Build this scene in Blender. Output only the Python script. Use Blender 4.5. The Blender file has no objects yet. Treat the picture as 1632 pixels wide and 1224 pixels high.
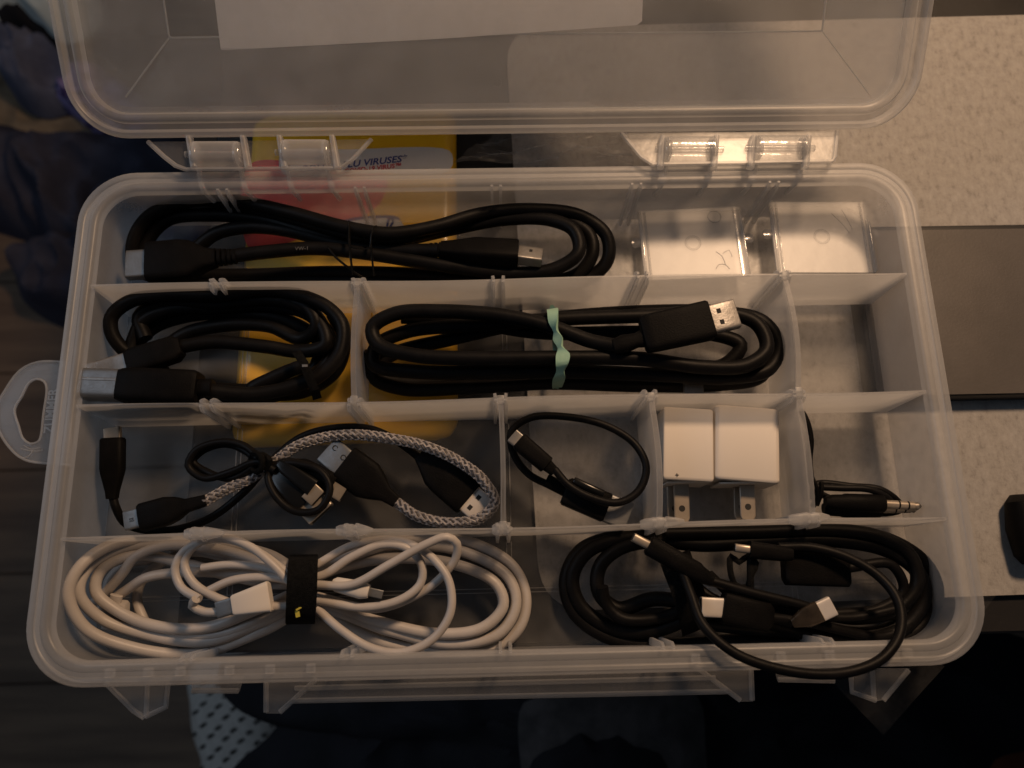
import bpy, bmesh, math, random
import numpy as np
from mathutils import noise as mnoise
from mathutils import Vector, Matrix
random.seed(7); rng = np.random.default_rng(7)
S = bpy.context.scene
COL = S.collection
U = 0.01                       # everything below is written in centimetres

# ---------------------------------------------------------------- camera
CAM = np.array([-0.36452, -7.12106, 34.88042])
ROT = np.array([[0.999637, 0.018724, -0.019381], [-0.022979, 0.967952, -0.250083], [0.014077, 0.250438, 0.96803]])
FPX = 1245.8
cam = bpy.data.cameras.new("camera"); camo = bpy.data.objects.new("camera", cam); COL.objects.link(camo)
M = Matrix([[*ROT[i], CAM[i] * U] for i in range(3)] + [[0, 0, 0, 1]])
camo.matrix_world = M
cam.sensor_width = 36; cam.lens = FPX / 1632 * 36
cam.clip_start = 0.01; cam.clip_end = 50
cam.dof.use_dof = True; cam.dof.focus_distance = 0.320; cam.dof.aperture_fstop = 9.0
S.camera = camo
# ---------------------------------------------------------------- world + lights
w = bpy.data.worlds.new("World"); S.world = w; w.use_nodes = True
bg = w.node_tree.nodes["Background"]; bg.inputs[0].default_value = (0.62, 0.78, 1.0, 1); bg.inputs[1].default_value = 0.030
def area(name, loc, target, size, power, col, shape='DISK'):
    l = bpy.data.lights.new(name, 'AREA'); l.shape = shape; l.size = size * U; l.energy = power; l.color = col
    o = bpy.data.objects.new(name, l); COL.objects.link(o); o.location = Vector(loc) * U
    o.rotation_euler = (Vector(target) - Vector(loc)).to_track_quat('-Z', 'Y').to_euler()
    return o
area("warm_lamp", (28, 40, 60), (4, 0, 0), 11, 4.1, (1.0, 0.65, 0.39))
area("cool_window", (-85, 25, 75), (-10, 0, 0), 45, 1.6, (0.70, 0.83, 1.0), 'SQUARE')
S.view_settings.view_transform = 'Standard'; S.view_settings.look = 'None'; S.view_settings.exposure = 0; S.view_settings.gamma = 1
S.render.engine = 'CYCLES'
cy = S.cycles
cy.transparent_max_bounces = 40; cy.max_bounces = 14; cy.diffuse_bounces = 4; cy.glossy_bounces = 4; cy.transmission_bounces = 8
cy.caustics_reflective = False; cy.caustics_refractive = True; cy.sample_clamp_indirect = 3.0
cy.use_denoising = True

# ---------------------------------------------------------------- maths
def P(px, py, z):
    """point of the place seen at (px, py) of the 1632 x 1224 photograph, at height z cm"""
    d = ROT @ np.array([(px - 816) / FPX, -(py - 612) / FPX, -1.0])
    return CAM + d * ((z - CAM[2]) / d[2])
LA = math.radians(34.5); LO = np.array([-0.1, 11.45, 5.45])
LV = np.array([0, math.cos(LA), math.sin(LA)]); LN = np.array([0, -math.sin(LA), math.cos(LA)])
def L(u, v, n): return LO + np.array([u, 0, 0]) + LV * v + LN * n
def PL(px, py, n):
    d = ROT @ np.array([(px - 816) / FPX, -(py - 612) / FPX, -1.0])
    o = LO + LN * n
    q = CAM + d * (np.dot(o - CAM, LN) / np.dot(d, LN)) - LO
    return q[0], np.dot(q, LV)
def crom(pts, step=0.18, closed=False):
    p = np.array(pts, float); n = len(p); out = []
    rngi = range(n) if closed else range(n - 1)
    for i in rngi:
        if closed: a, b, c, d = p[(i - 1) % n], p[i], p[(i + 1) % n], p[(i + 2) % n]
        else: b, c = p[i], p[i + 1]; a = p[i - 1] if i else 2 * b - c; d = p[i + 2] if i + 2 < n else 2 * c - b
        t0 = 0; t1 = t0 + max(np.linalg.norm(b - a), 1e-4) ** .5; t2 = t1 + max(np.linalg.norm(c - b), 1e-4) ** .5; t3 = t2 + max(np.linalg.norm(d - c), 1e-4) ** .5
        k = max(2, int(np.linalg.norm(c - b) / step))
        for j in range(k):
            t = t1 + (t2 - t1) * j / k
            A1 = (t1 - t) / (t1 - t0) * a + (t - t0) / (t1 - t0) * b; A2 = (t2 - t) / (t2 - t1) * b + (t - t1) / (t2 - t1) * c
            A3 = (t3 - t) / (t3 - t2) * c + (t - t2) / (t3 - t2) * d
            B1 = (t2 - t) / (t2 - t0) * A1 + (t - t0) / (t2 - t0) * A2; B2 = (t3 - t) / (t3 - t1) * A2 + (t - t1) / (t3 - t1) * A3
            out.append((t2 - t) / (t2 - t1) * B1 + (t - t1) / (t2 - t1) * B2)
    if not closed: out.append(p[-1])
    return np.array(out)
def frames(p, closed=False):
    n = len(p)
    t = np.roll(p, -1, 0) - np.roll(p, 1, 0)
    if not closed: t[0] = p[1] - p[0]; t[-1] = p[-1] - p[-2]
    t /= np.maximum(np.linalg.norm(t, axis=1, keepdims=True), 1e-9)
    u = np.array([0, 0, 1.0])
    if abs(t[0][2]) > .95: u = np.array([0, 1.0, 0])
    a = np.cross(u, t[0]); a /= np.linalg.norm(a); A = [a]
    for i in range(1, n):
        a = A[-1] - t[i] * np.dot(A[-1], t[i]); a /= max(np.linalg.norm(a), 1e-9); A.append(a)
    A = np.array(A); B = np.cross(t, A)
    return t, A, B
class G:
    """collects geometry in cm"""
    def __init__(s): s.v = []; s.f = []
    def add(s, v, f):
        k = len(s.v); s.v += [tuple(map(float, q)) for q in v]; s.f += [tuple(i + k for i in g) for g in f]; return s
    def loops(s, loops, closed_u=True, cap0=True, cap1=True, ring=False):
        n = len(loops[0]); v = [q for l in loops for q in l]; f = []; m = len(loops)
        for i in range(m if ring else m - 1):
            for j in range(n if closed_u else n - 1):
                a = i * n + j; b = i * n + (j + 1) % n; c = ((i + 1) % m) * n + (j + 1) % n; d = ((i + 1) % m) * n + j
                f.append((a, b, c, d))
        if not ring:
            if cap0: f.append(tuple(range(n - 1, -1, -1)))
            if cap1: f.append(tuple((m - 1) * n + j for j in range(n)))
        return s.add(v, f)
    def tube(s, pts, r, n=10, closed=False, smooth=True, step=.18, rfun=None):
        p = crom(pts, step, closed) if smooth else np.array(pts, float)
        t, A, B = frames(p, closed); L_ = []
        for i in range(len(p)):
            rr_ = r * (rfun(i / (len(p) - 1)) if rfun else 1)
            L_.append([p[i] + (A[i] * math.cos(2 * math.pi * j / n) + B[i] * math.sin(2 * math.pi * j / n)) * rr_ for j in range(n)])
        return s.loops(L_, ring=closed)
    def box(s, c, d, rz=0, M3=None, bev=0.0):
        bm = bmesh.new(); bmesh.ops.create_cube(bm, size=1)
        for v in bm.verts: v.co = Vector((v.co.x * d[0], v.co.y * d[1], v.co.z * d[2]))
        if bev: bmesh.ops.bevel(bm, geom=bm.edges[:], offset=bev, segments=2, affect='EDGES', profile=.6)
        R_ = M3 if M3 is not None else np.array([[math.cos(rz), -math.sin(rz), 0], [math.sin(rz), math.cos(rz), 0], [0, 0, 1]])
        bm.verts.index_update()
        s.add([R_ @ np.array(v.co) + np.array(c) for v in bm.verts], [[v.index for v in f.verts] for f in bm.faces]); bm.free(); return s
    def prism(s, top, bot):
        n = len(top)
        return s.add(list(bot) + list(top), [tuple(range(n - 1, -1, -1)), tuple(range(n, 2 * n))] + [(i, (i + 1) % n, n + (i + 1) % n, n + i) for i in range(n)])
    def pxprism(s, pts, z, th):
        top = [P(x, y, z) for x, y in pts]
        a = sum(top[i][0] * top[(i + 1) % len(top)][1] - top[(i + 1) % len(top)][0] * top[i][1] for i in range(len(top)))
        if a < 0: top = top[::-1]
        return s.prism(top, [q - np.array([0, 0, th]) for q in top])
    def body(s, a, b, secs, e=5, n=24, up=(0, 0, 1)):
        """lofted superellipse sections (t, width, height[, dz]) along a->b"""
        a = np.array(a, float); b = np.array(b, float); x = b - a; ln = np.linalg.norm(x); x /= ln
        z = np.array(up, float); z -= x * np.dot(x, z); z /= np.linalg.norm(z); y = np.cross(z, x); L_ = []
        for q in secs:
            t, w_, h_ = q[:3]; ee = q[4] if len(q) > 4 else e; dz = q[3] if len(q) > 3 else 0
            c = a + x * ln * t + z * dz; l = []
            for j in range(n):
                an = 2 * math.pi * (j + .5) / n; ca, sa = math.cos(an), math.sin(an)
                l.append(c + y * (w_ / 2) * math.copysign(abs(ca) ** (2 / ee), ca) + z * (h_ / 2) * math.copysign(abs(sa) ** (2 / ee), sa))
            L_.append(l)
        return s.loops(L_)
def rr(hw, hl, r, z, n=8, cx=0, cy_=0, fn=None):
    out = []
    r = max(r, 0.01)
    for k, (sx, sy) in enumerate(((1, 1), (-1, 1), (-1, -1), (1, -1))):
        for i in range(n + 1):
            an = math.pi / 2 * (k + i / n)
            out.append((cx + sx * (hw - r) + r * math.cos(an), cy_ + sy * (hl - r) + r * math.sin(an), z))
    if fn: out = [fn(*q) for q in out]
    return [np.array(q) for q in out]
def mesh(name, g, mat, smooth=False, off=(0, 0, 0)):
    me = bpy.data.meshes.new(name)
    v = (np.array(g.v) - np.array(off)) * U
    me.from_pydata(v.tolist(), [], g.f); me.materials.append(mat)
    bm = bmesh.new(); bm.from_mesh(me); bmesh.ops.recalc_face_normals(bm, faces=bm.faces)
    if smooth:
        ang = math.radians(40)
        for f in bm.faces: f.smooth = True
        for e in bm.edges:
            if len(e.link_faces) == 2 and e.calc_face_angle(0) > ang: e.smooth = False
    bm.to_mesh(me); bm.free(); me.update(); return me
def wloc(o):
    l = np.zeros(3)
    while o is not None: l += np.array(o.location); o = o.parent
    return l / U
def part(name, g, mat, parent, smooth=True, label=None, kind=None):
    o = bpy.data.objects.new(name, mesh(name, g, mat, smooth, wloc(parent))); COL.objects.link(o); o.parent = parent
    if label: o['label'] = label
    if kind: o['kind'] = kind
    return o
def thing(name, label, cat, loc, group=None):
    o = bpy.data.objects.new(name, None); COL.objects.link(o); o.empty_display_size = .01
    o.location = Vector([float(q) * U for q in loc]); o['label'] = label; o['category'] = cat
    if group: o['group'] = group
    return o
def solo(name, g, mat, label=None, cat=None, loc=(0, 0, 0), smooth=True, kind=None, group=None):
    o = bpy.data.objects.new(name, mesh(name, g, mat, smooth, loc)); COL.objects.link(o); o.location = Vector([float(q) * U for q in loc])
    if label: o['label'] = label; o['category'] = cat
    if kind: o['kind'] = kind
    if group: o['group'] = group
    return o
def textmesh(name, txt, size, mat, parent, origin, xdir, ydir, ext=.01, shear=0, bold=0, align='LEFT', sx=1):
    c = bpy.data.curves.new(name, 'FONT'); c.body = txt; c.size = size * U; c.extrude = ext * U; c.shear = shear; c.offset = bold * U; c.align_x = align; c.resolution_u = 3
    t = bpy.data.objects.new(name + "_tmp", c); COL.objects.link(t); bpy.context.view_layer.update()
    me = bpy.data.meshes.new_from_object(t.evaluated_get(bpy.context.evaluated_depsgraph_get()))
    bpy.data.objects.remove(t); bpy.data.curves.remove(c)
    me.materials.clear(); me.materials.append(mat)
    x = np.array(xdir, float); x /= np.linalg.norm(x); y = np.array(ydir, float); y -= x * np.dot(x, y); y /= np.linalg.norm(y); z = np.cross(x, y)
    o_ = (np.array(origin) - wloc(parent)) * U
    me.transform(Matrix([[x[i] * sx, y[i], z[i], o_[i]] for i in range(3)] + [[0, 0, 0, 1]]))
    o = bpy.data.objects.new(name, me); COL.objects.link(o); o.parent = parent; return o

# ---------------------------------------------------------------- materials
def nm(name):
    m = bpy.data.materials.new(name); m.use_nodes = True; nt = m.node_tree; nt.nodes.clear()
    out = nt.nodes.new('ShaderNodeOutputMaterial'); return m, nt, out
def N(nt, t, **k):
    n = nt.nodes.new(t)
    for a, b in k.items():
        if a in n.inputs: n.inputs[a].default_value = b
        else: setattr(n, a, b)
    return n
def noise(nt, scale, detail=4, rough=.6, vec=None, stretch=None):
    tc = N(nt, 'ShaderNodeTexCoord'); n = N(nt, 'ShaderNodeTexNoise'); n.inputs['Scale'].default_value = scale; n.inputs['Detail'].default_value = detail; n.inputs['Roughness'].default_value = rough
    if stretch:
        mp = N(nt, 'ShaderNodeMapping'); mp.inputs['Scale'].default_value = stretch; nt.links.new(tc.outputs['Object'], mp.inputs[0]); nt.links.new(mp.outputs[0], n.inputs['Vector'])
    else: nt.links.new(tc.outputs['Object'], n.inputs['Vector'])
    return n
def ramp(nt, src, stops):
    r = N(nt, 'ShaderNodeValToRGB'); nt.links.new(src, r.inputs[0]); e = r.color_ramp.elements
    while len(e) < len(stops): e.new(.5)
    for q, (p_, c) in zip(e, stops): q.position = p_; q.color = (*c, 1) if len(c) == 3 else c
    return r
def solid(name, c1, c2=None, scale=40, rough=.5, metal=0, bump=0, bscale=300, stretch=None, spec=.5, detail=4, sheen=0, lo=.35, hi=.65, coat=0):
    m, nt, out = nm(name); b = N(nt, 'ShaderNodeBsdfPrincipled'); nt.links.new(b.outputs[0], out.inputs[0])
    b.inputs['Roughness'].default_value = rough; b.inputs['Metallic'].default_value = metal; b.inputs['Specular IOR Level'].default_value = spec
    if sheen: b.inputs['Sheen Weight'].default_value = sheen
    if coat: b.inputs['Coat Weight'].default_value = coat; b.inputs['Coat Roughness'].default_value = .08
    b.inputs['Base Color'].default_value = (*c1, 1)
    if c2:
        n = noise(nt, scale, detail, .6, stretch=stretch); r = ramp(nt, n.outputs[0], [(lo, c1), (hi, c2)]); nt.links.new(r.outputs[0], b.inputs['Base Color'])
        mr = N(nt, 'ShaderNodeMapRange'); mr.inputs[3].default_value = rough * .85; mr.inputs[4].default_value = min(1, rough * 1.2); nt.links.new(n.outputs[0], mr.inputs[0]); nt.links.new(mr.outputs[0], b.inputs['Roughness'])
    if bump:
        n2 = noise(nt, bscale, 3, stretch=stretch); bp = N(nt, 'ShaderNodeBump'); bp.inputs['Strength'].default_value = bump; bp.inputs['Distance'].default_value = .0006
        nt.links.new(n2.outputs[0], bp.inputs['Height']); nt.links.new(bp.outputs[0], b.inputs['Normal'])
    return m
def plastic(name, op=.22, edge=.5, col=(.86, .86, .86), rough=.22, gl=.035, glf=.5, nscale=60, bump=.15, trans=(.985, .985, .985), diff=.5, haze=0):
    """milky polypropylene sheet: partly see-through, partly scattering, softly glossy"""
    m, nt, out = nm(name); lk = nt.links.new
    lw = N(nt, 'ShaderNodeLayerWeight'); lw.inputs[0].default_value = .35
    n = noise(nt, nscale, 5, .6)
    d = N(nt, 'ShaderNodeBsdfDiffuse'); d.inputs[0].default_value = (*col, 1)
    t = N(nt, 'ShaderNodeBsdfTranslucent'); t.inputs[0].default_value = (*col, 1)
    mx = N(nt, 'ShaderNodeMixShader'); mx.inputs[0].default_value = 1 - diff; lk(d.outputs[0], mx.inputs[1]); lk(t.outputs[0], mx.inputs[2])
    tr = N(nt, 'ShaderNodeBsdfTransparent'); tr.inputs[0].default_value = (*trans, 1)
    if haze:
        rf = N(nt, 'ShaderNodeBsdfRefraction'); rf.inputs['IOR'].default_value = 1.02; rf.inputs['Roughness'].default_value = .22; rf.inputs[0].default_value = (*trans, 1)
        mh = N(nt, 'ShaderNodeMixShader'); mh.inputs[0].default_value = haze; lk(tr.outputs[0], mh.inputs[1]); lk(rf.outputs[0], mh.inputs[2]); tr = mh
    f = N(nt, 'ShaderNodeMath', operation='MULTIPLY_ADD'); lk(lw.outputs['Facing'], f.inputs[0]); f.inputs[1].default_value = edge; f.inputs[2].default_value = op
    f2 = N(nt, 'ShaderNodeMath', operation='MULTIPLY_ADD'); lk(n.outputs[0], f2.inputs[0]); f2.inputs[1].default_value = .16; lk(f.outputs[0], f2.inputs[2])
    f3 = N(nt, 'ShaderNodeMath', operation='SUBTRACT', use_clamp=True); lk(f2.outputs[0], f3.inputs[0]); f3.inputs[1].default_value = .08
    m2 = N(nt, 'ShaderNodeMixShader'); lk(f3.outputs[0], m2.inputs[0]); lk(tr.outputs[0], m2.inputs[1]); lk(mx.outputs[0], m2.inputs[2])
    g = N(nt, 'ShaderNodeBsdfGlossy'); g.inputs['Roughness'].default_value = rough
    bp = N(nt, 'ShaderNodeBump'); bp.inputs['Strength'].default_value = bump; bp.inputs['Distance'].default_value = .0008; n3 = noise(nt, 130, 3); lk(n3.outputs[0], bp.inputs['Height']); lk(bp.outputs[0], g.inputs['Normal'])
    pw = N(nt, 'ShaderNodeMath', operation='POWER'); lk(lw.outputs['Facing'], pw.inputs[0]); pw.inputs[1].default_value = 3
    ff = N(nt, 'ShaderNodeMath', operation='MULTIPLY_ADD', use_clamp=True); lk(pw.outputs[0], ff.inputs[0]); ff.inputs[1].default_value = glf; ff.inputs[2].default_value = gl
    m3 = N(nt, 'ShaderNodeMixShader'); lk(ff.outputs[0], m3.inputs[0]); lk(m2.outputs[0], m3.inputs[1]); lk(g.outputs[0], m3.inputs[2]); lk(m3.outputs[0], out.inputs[0])
    return m
PPF = plastic("pp_floor", .055, .08, rough=.3, col=(.95, .95, .95))
PPW = plastic("pp_wall", .17, .18, rough=.4, diff=.4, col=(.95, .95, .95))
PPV = plastic("pp_divider", .28, .3, rough=.4, diff=.2, col=(.96, .96, .96))
PPR = plastic("pp_rim", .29, .35, rough=.4, diff=.42)
PPL = plastic("pp_lid", .15, .3, rough=.3, bump=.2, col=(.95, .96, .97), haze=.28)
PPC = plastic("pp_clear", .12, .35, rough=.12, gl=.06, bump=.25)
PPD = plastic("pp_loose_divider", .38, .3, rough=.5, gl=.17, bump=.15, nscale=90)
PPE = plastic("pp_edge", .7, .2, rough=.3, gl=.08)
PPS = plastic("pp_scratch", .25, .2, rough=.5, gl=.15)
PPT = plastic("pp_tab", .10, .25, rough=.2, gl=.02, bump=.02)
FILM2 = plastic("thin_clear_strip", .02, .08, rough=.3, gl=.015, bump=.2)
FILM = plastic("clear_film", .08, .35, rough=.3, gl=.03, bump=.8, nscale=120)
LABEL = solid("label_paper", (.82, .79, .77), (.77, .74, .72), 30, .6)
BLK = solid("black_pvc", (.0045, .0043, .0045), (.007, .0066, .007), 120, .46, spec=.13, bump=.12, bscale=900)
BLKM = solid("black_matte_plastic", (.004, .0039, .004), (.006, .0057, .006), 150, .5, spec=.06, bump=.25, bscale=1500)
BLKG = solid("black_glossy_plastic", (.005, .005, .005), (.007, .007, .007), 100, .25, spec=.4)
WHT = solid("white_pvc", (.47, .435, .405), (.53, .495, .465), 60, .42, bump=.05, bscale=600)
WHTM = solid("white_plastic", (.70, .65, .585), (.72, .67, .61), 30, .6, spec=.25)
STEEL = solid("nickel_shell", (.30, .29, .28), (.24, .23, .22), 200, .42, .75, bump=.15, bscale=900)
SHINY = solid("bright_shell", (.72, .68, .64), (.64, .60, .56), 160, .45, .25)
STEELD = solid("satin_nickel_shell", (.24, .245, .25), (.2, .205, .21), 160, .45, .75, bump=.15, bscale=900)
GOLD = solid("jack_metal", (.46, .40, .33), (.38, .33, .27), 200, .38, .6)
DARK = solid("recess_shade_and_marks", (.006, .006, .006), rough=.7)  # near-black in place of the shade inside openings; also for dark marks
PRINT = solid("grey_print", (.09, .09, .09), rough=.6)
BRL = solid("braid_light", (.38, .355, .35), (.22, .21, .215), 300, .45, bump=.3, bscale=2500)
BRD = solid("braid_dark", (.045, .042, .045), (.08, .075, .08), 300, .5, bump=.3, bscale=2500)
BAND = solid("mint_rubber", (.26, .46, .34), (.32, .52, .40), 120, .5, bump=.3, bscale=500)
VELC = solid("velcro", (.003, .003, .003), (.010, .010, .010), 900, .95, spec=.1, bump=1.0, bscale=2500)
YEL = solid("yellow_film", (1.0, .60, .012), (.96, .53, .012), 25, .3, bump=.6, bscale=60, coat=.3)
RED = solid("red_print", (.85, .06, .08), (.92, .08, .09), 25, .35)
WPR = solid("white_print", (.72, .70, .68), rough=.35)
NAVY = solid("navy_print", (.02, .04, .22), rough=.4)
REDT = solid("red_text", (.55, .03, .05), rough=.4)
# desk mat felt
def felt():
    m, nt, out = nm("grey_felt"); lk = nt.links.new; b = N(nt, 'ShaderNodeBsdfPrincipled'); lk(b.outputs[0], out.inputs[0]); b.inputs['Roughness'].default_value = .95
    a = noise(nt, 210, 10, .85); c = noise(nt, 330, 4, .7, stretch=(1, .45, 1))
    mx = N(nt, 'ShaderNodeMix', data_type='FLOAT'); mx.inputs[0].default_value = .4; lk(a.outputs[0], mx.inputs[2]); lk(c.outputs[0], mx.inputs[3])
    r = ramp(nt, mx.outputs[0], [(.34, (.20, .19, .18)), (.47, (.345, .335, .325)), (.64, (.44, .43, .42))]); lk(r.outputs[0], b.inputs['Base Color'])
    bp = N(nt, 'ShaderNodeBump'); bp.inputs['Strength'].default_value = .5; bp.inputs['Distance'].default_value = .001; lk(mx.outputs[0], bp.inputs['Height']); lk(bp.outputs[0], b.inputs['Normal'])
    return m
FELT = felt()
DESK = solid("black_desk", (.009, .0085, .0085), (.014, .013, .013), 20, .45, bump=.1, bscale=400)
WOOD = solid("dark_floor_wood", (.12, .078, .052), (.22, .15, .10), 9, .55, stretch=(.5, 5, 1), bump=.2, bscale=60, detail=8)
DEVT = solid("device_top", (.088, .08, .075), (.102, .092, .087), 40, .42, bump=.1, bscale=900)
DEVB = solid("device_edge", (.01, .01, .011), rough=.5)
def fabric(name, c1, c2, scale=12): return solid(name, c1, c2, scale, .95, bump=.6, bscale=220, spec=.15)
NAVYC = fabric("navy_cloth", (.055, .056, .085), (.09, .092, .13)); BLACKC = fabric("black_cloth", (.018, .018, .021), (.028, .028, .034))
DENIM = fabric("denim", (.12, .135, .21), (.18, .20, .29), 30); MINTC = fabric("mint_cloth", (.62, .72, .69), (.75, .82, .80)); BRNC = fabric("brown_blanket", (.25, .19, .13), (.38, .30, .21), 25)
PURP = solid("purple_print_cloth", (.08, .05, .20), (.50, .44, .85), 60, .95, lo=.45, hi=.55)
KNIT = solid("knit_grey", (.62, .60, .56), (.74, .72, .68), 160, .9, bump=1.0, bscale=600)
DIMC = fabric("dim_blue_cloth", (.055, .052, .052), (.11, .10, .10), 40)
RUST = fabric("rust_cloth", (.15, .05, .03), (.2, .07, .04), 14)

# ---------------------------------------------------------------- the setting
ZD = -0.3; ZF = -75.0
g = G(); g.add([(-400, -300, ZF), (400, -300, ZF), (400, 400, ZF), (-400, 400, ZF)], [(0, 1, 2, 3)])
floor = solo("floor", g, WOOD, kind="structure", smooth=False)
# floor boards: grooves between planks (dark strips recessed look) as individual planks near the view
for k in range(11):
    y0 = -60 + k * 14.0
    gg = G().box((-55 + (k % 3) * 9, y0 + 7, ZF + .5), (150, 13.85, 1.0), bev=.15); part("floor_board", gg, WOOD, floor, smooth=False)
def desk_corner(px, py): return P(px, py, ZD)
xl = desk_corner(312, 620)[0]
g = G(); g.loops([rr((160 - xl) / 2, 37, .5, z, 4, (160 + xl) / 2, 27.4) for z in (ZD - 2.5, ZD - .1)] + [rr((160 - xl) / 2 - .1, 36.9, .4, ZD, 4, (160 + xl) / 2, 27.4)])
desk = thing("desk", "black desk top under the plastic box, seen dark through its floor", "desk", (20, 20, ZF))
part("desk_top", g, DESK, desk)
for x, y in ((xl + 6, 58), (150, 58), (150, -4)): part("leg", G().box((x, y, (ZF + ZD - 2.5) / 2), (4, 4, ZD - 2.5 - ZF), bev=.2), DESK, desk)
# felt mat
zt = ZD + .3
c = [P(805, 45, zt), P(1700, 10, zt), P(1720, 934, zt), P(862, 975, zt)]
def round_poly(c, r, n=8):
    out = []
    for i in range(len(c)):
        a, b, d = np.array(c[i - 1]), np.array(c[i]), np.array(c[(i + 1) % len(c)])
        u = (a - b) / np.linalg.norm(a - b); v = (d - b) / np.linalg.norm(d - b)
        p0, p1 = b + u * r, b + v * r
        for k in range(n + 1):
            t = k / n; out.append(p0 * (1 - t) ** 2 + 2 * b * t * (1 - t) + p1 * t * t)
    return out
c[1] = c[1] + np.array([25, 0, 0]); c[2] = c[2] + np.array([25, 0, 0])
mp = round_poly(c, 2.2)[::-1]
solo("desk_mat", G().prism(mp, [q - np.array([0, 0, .29]) for q in mp]), FELT, "mottled light grey felt mat with rounded corners lying on the desk", "desk mat")
# dark device
zt = .93
c = [P(1478, 357, zt), P(1478, 357, zt) + np.array([13, .1, 0]), P(1508, 629, zt) + np.array([13, .1, 0]), P(1508, 629, zt)]
x0 = P(1370, 480, zt)[0]; y1 = P(1560, 356, zt)[1]; y0 = P(1560, 631, zt)[1]
dev = thing("electronic_device", "thick dark brown-grey slab with black edges lying on the grey mat right of the box", "device", ((x0 + 36) / 2, (y0 + y1) / 2, ZD + .3))
cx_, cyy, hw, hl = (x0 + 36) / 2, (y0 + y1) / 2, (36 - x0) / 2, (y1 - y0) / 2
part("housing", G().loops([rr(hw, hl, .5, z, 5, cx_, cyy) for z in (ZD + .31, .7)] + [rr(hw - .06, hl - .06, .45, .84, 5, cx_, cyy), rr(hw - .18, hl - .18, .4, .88, 5, cx_, cyy)]), DEVB, dev)
part("top_panel", G().loops([rr(hw - .22, hl - .2, .35, z, 5, cx_, cyy - .1) for z in (.86, .93)]), DEVT, dev, smooth=False)
# black small object right edge
q0 = P(1662, 841, ZD + 1.5)
g = G().body(q0 + np.array([0, 1.5, -.5]), q0 + np.array([0, -1.5, -.5]), [(0, 1.2, .6, -.3), (.12, 2.0, 1.3, 0), (.5, 2.2, 1.7, 0), (.88, 2.0, 1.3, 0), (1, 1.2, .6, -.3)], e=3)
solo("computer_mouse", g, BLKM, "black rounded object cut off by the right edge, on the grey mat", "mouse", loc=(q0[0], q0[1], ZD + .3))

# wipes pack -------------------------------------------------------
zt = .94
wl, wr = P(384, 400, zt)[0], P(727, 400, zt)[0]; wy1, wy0 = P(560, 172, zt)[1], P(560, 705, zt)[1]
wp = thing("wipes_pack", "yellow and red soft pack of wet wipes lying under the left of the box", "wipes pack", ((wl + wr) / 2, (wy0 + wy1) / 2, ZD))
def pack_pt(x, y, z):  # crumpled ends
    return (x + .10 * math.sin(y * 1.3) + .04 * math.sin(y * 4.1), y + .12 * math.sin(x * 1.9 + .5) + .05 * math.sin(x * 6), z)
cxp, cyp, hwp, hlp = (wl + wr) / 2, (wy0 + wy1) / 2, (wr - wl) / 2, (wy1 - wy0) / 2
prof = [(.5, ZD + .02), (.1, ZD + .25), (0, .3), (.05, .55), (.25, .8), (.5, .92), (.8, zt)]
part("wrapper", G().loops([rr(hwp - o, hlp - o, .9 - o * .5, z, 8, cxp, cyp, pack_pt) for o, z in prof]), YEL, wp)
def sheet(name, pts, z, mat, parent, th=.012, smooth=True):
    p = [P(x, y, z) for x, y in pts]; p = crom(p, .3, True) if smooth else p
    a = sum(p[i][0] * p[(i + 1) % len(p)][1] - p[(i + 1) % len(p)][0] * p[i][1] for i in range(len(p)))
    p = list(p) if a > 0 else list(p)[::-1]
    return part(name, G().prism(p, [q - np.array([0, 0, th]) for q in p]), mat, parent, smooth=False)
sheet("red_print", [(398, 262), (500, 262), (600, 268), (618, 290), (600, 330), (560, 352), (500, 372), (440, 392), (398, 396)], zt + .012, RED, wp)
sheet("white_label", [(450, 243), (560, 238), (690, 235), (716, 240), (722, 252), (716, 272), (600, 276), (450, 276)], zt + .024, WPR, wp)
sheet("oval_border", [(520, 362), (550, 350), (590, 344), (635, 346), (642, 365), (630, 385), (570, 395), (525, 385)], zt + .026, NAVY, wp)
sheet("oval_label", [(526, 364), (553, 354), (592, 348), (637, 351), (644, 366), (628, 381), (571, 390), (531, 381)], zt + .036, WPR, wp)
part("script_letter", G().tube([P(x, y, zt + .05) for x, y in [(598, 384), (612, 374), (624, 358), (627, 349), (621, 347), (617, 360), (616, 376), (620, 382), (628, 378)]], .055, 6), NAVY, wp)
sheet("red_print", [(398, 400), (440, 396), (470, 400), (520, 420), (480, 430), (398, 440)], zt + .012, YEL, wp)
xd = P(645, 245, zt) - P(560, 254, zt)
textmesh("printed_words", "COLD & FLU VIRUSES*", .48, NAVY, wp, P(647, 257, zt + .03), xd, (0, 1, 0), .004, .25, .012, 'RIGHT', 1.08)
textmesh("printed_words", "KILL COVID-19 VIRUS\u2122", .33, REDT, wp, P(640, 266.5, zt + .03), xd, (0, 1, 0), .004, .12, .010, 'RIGHT', 1.0)

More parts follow.
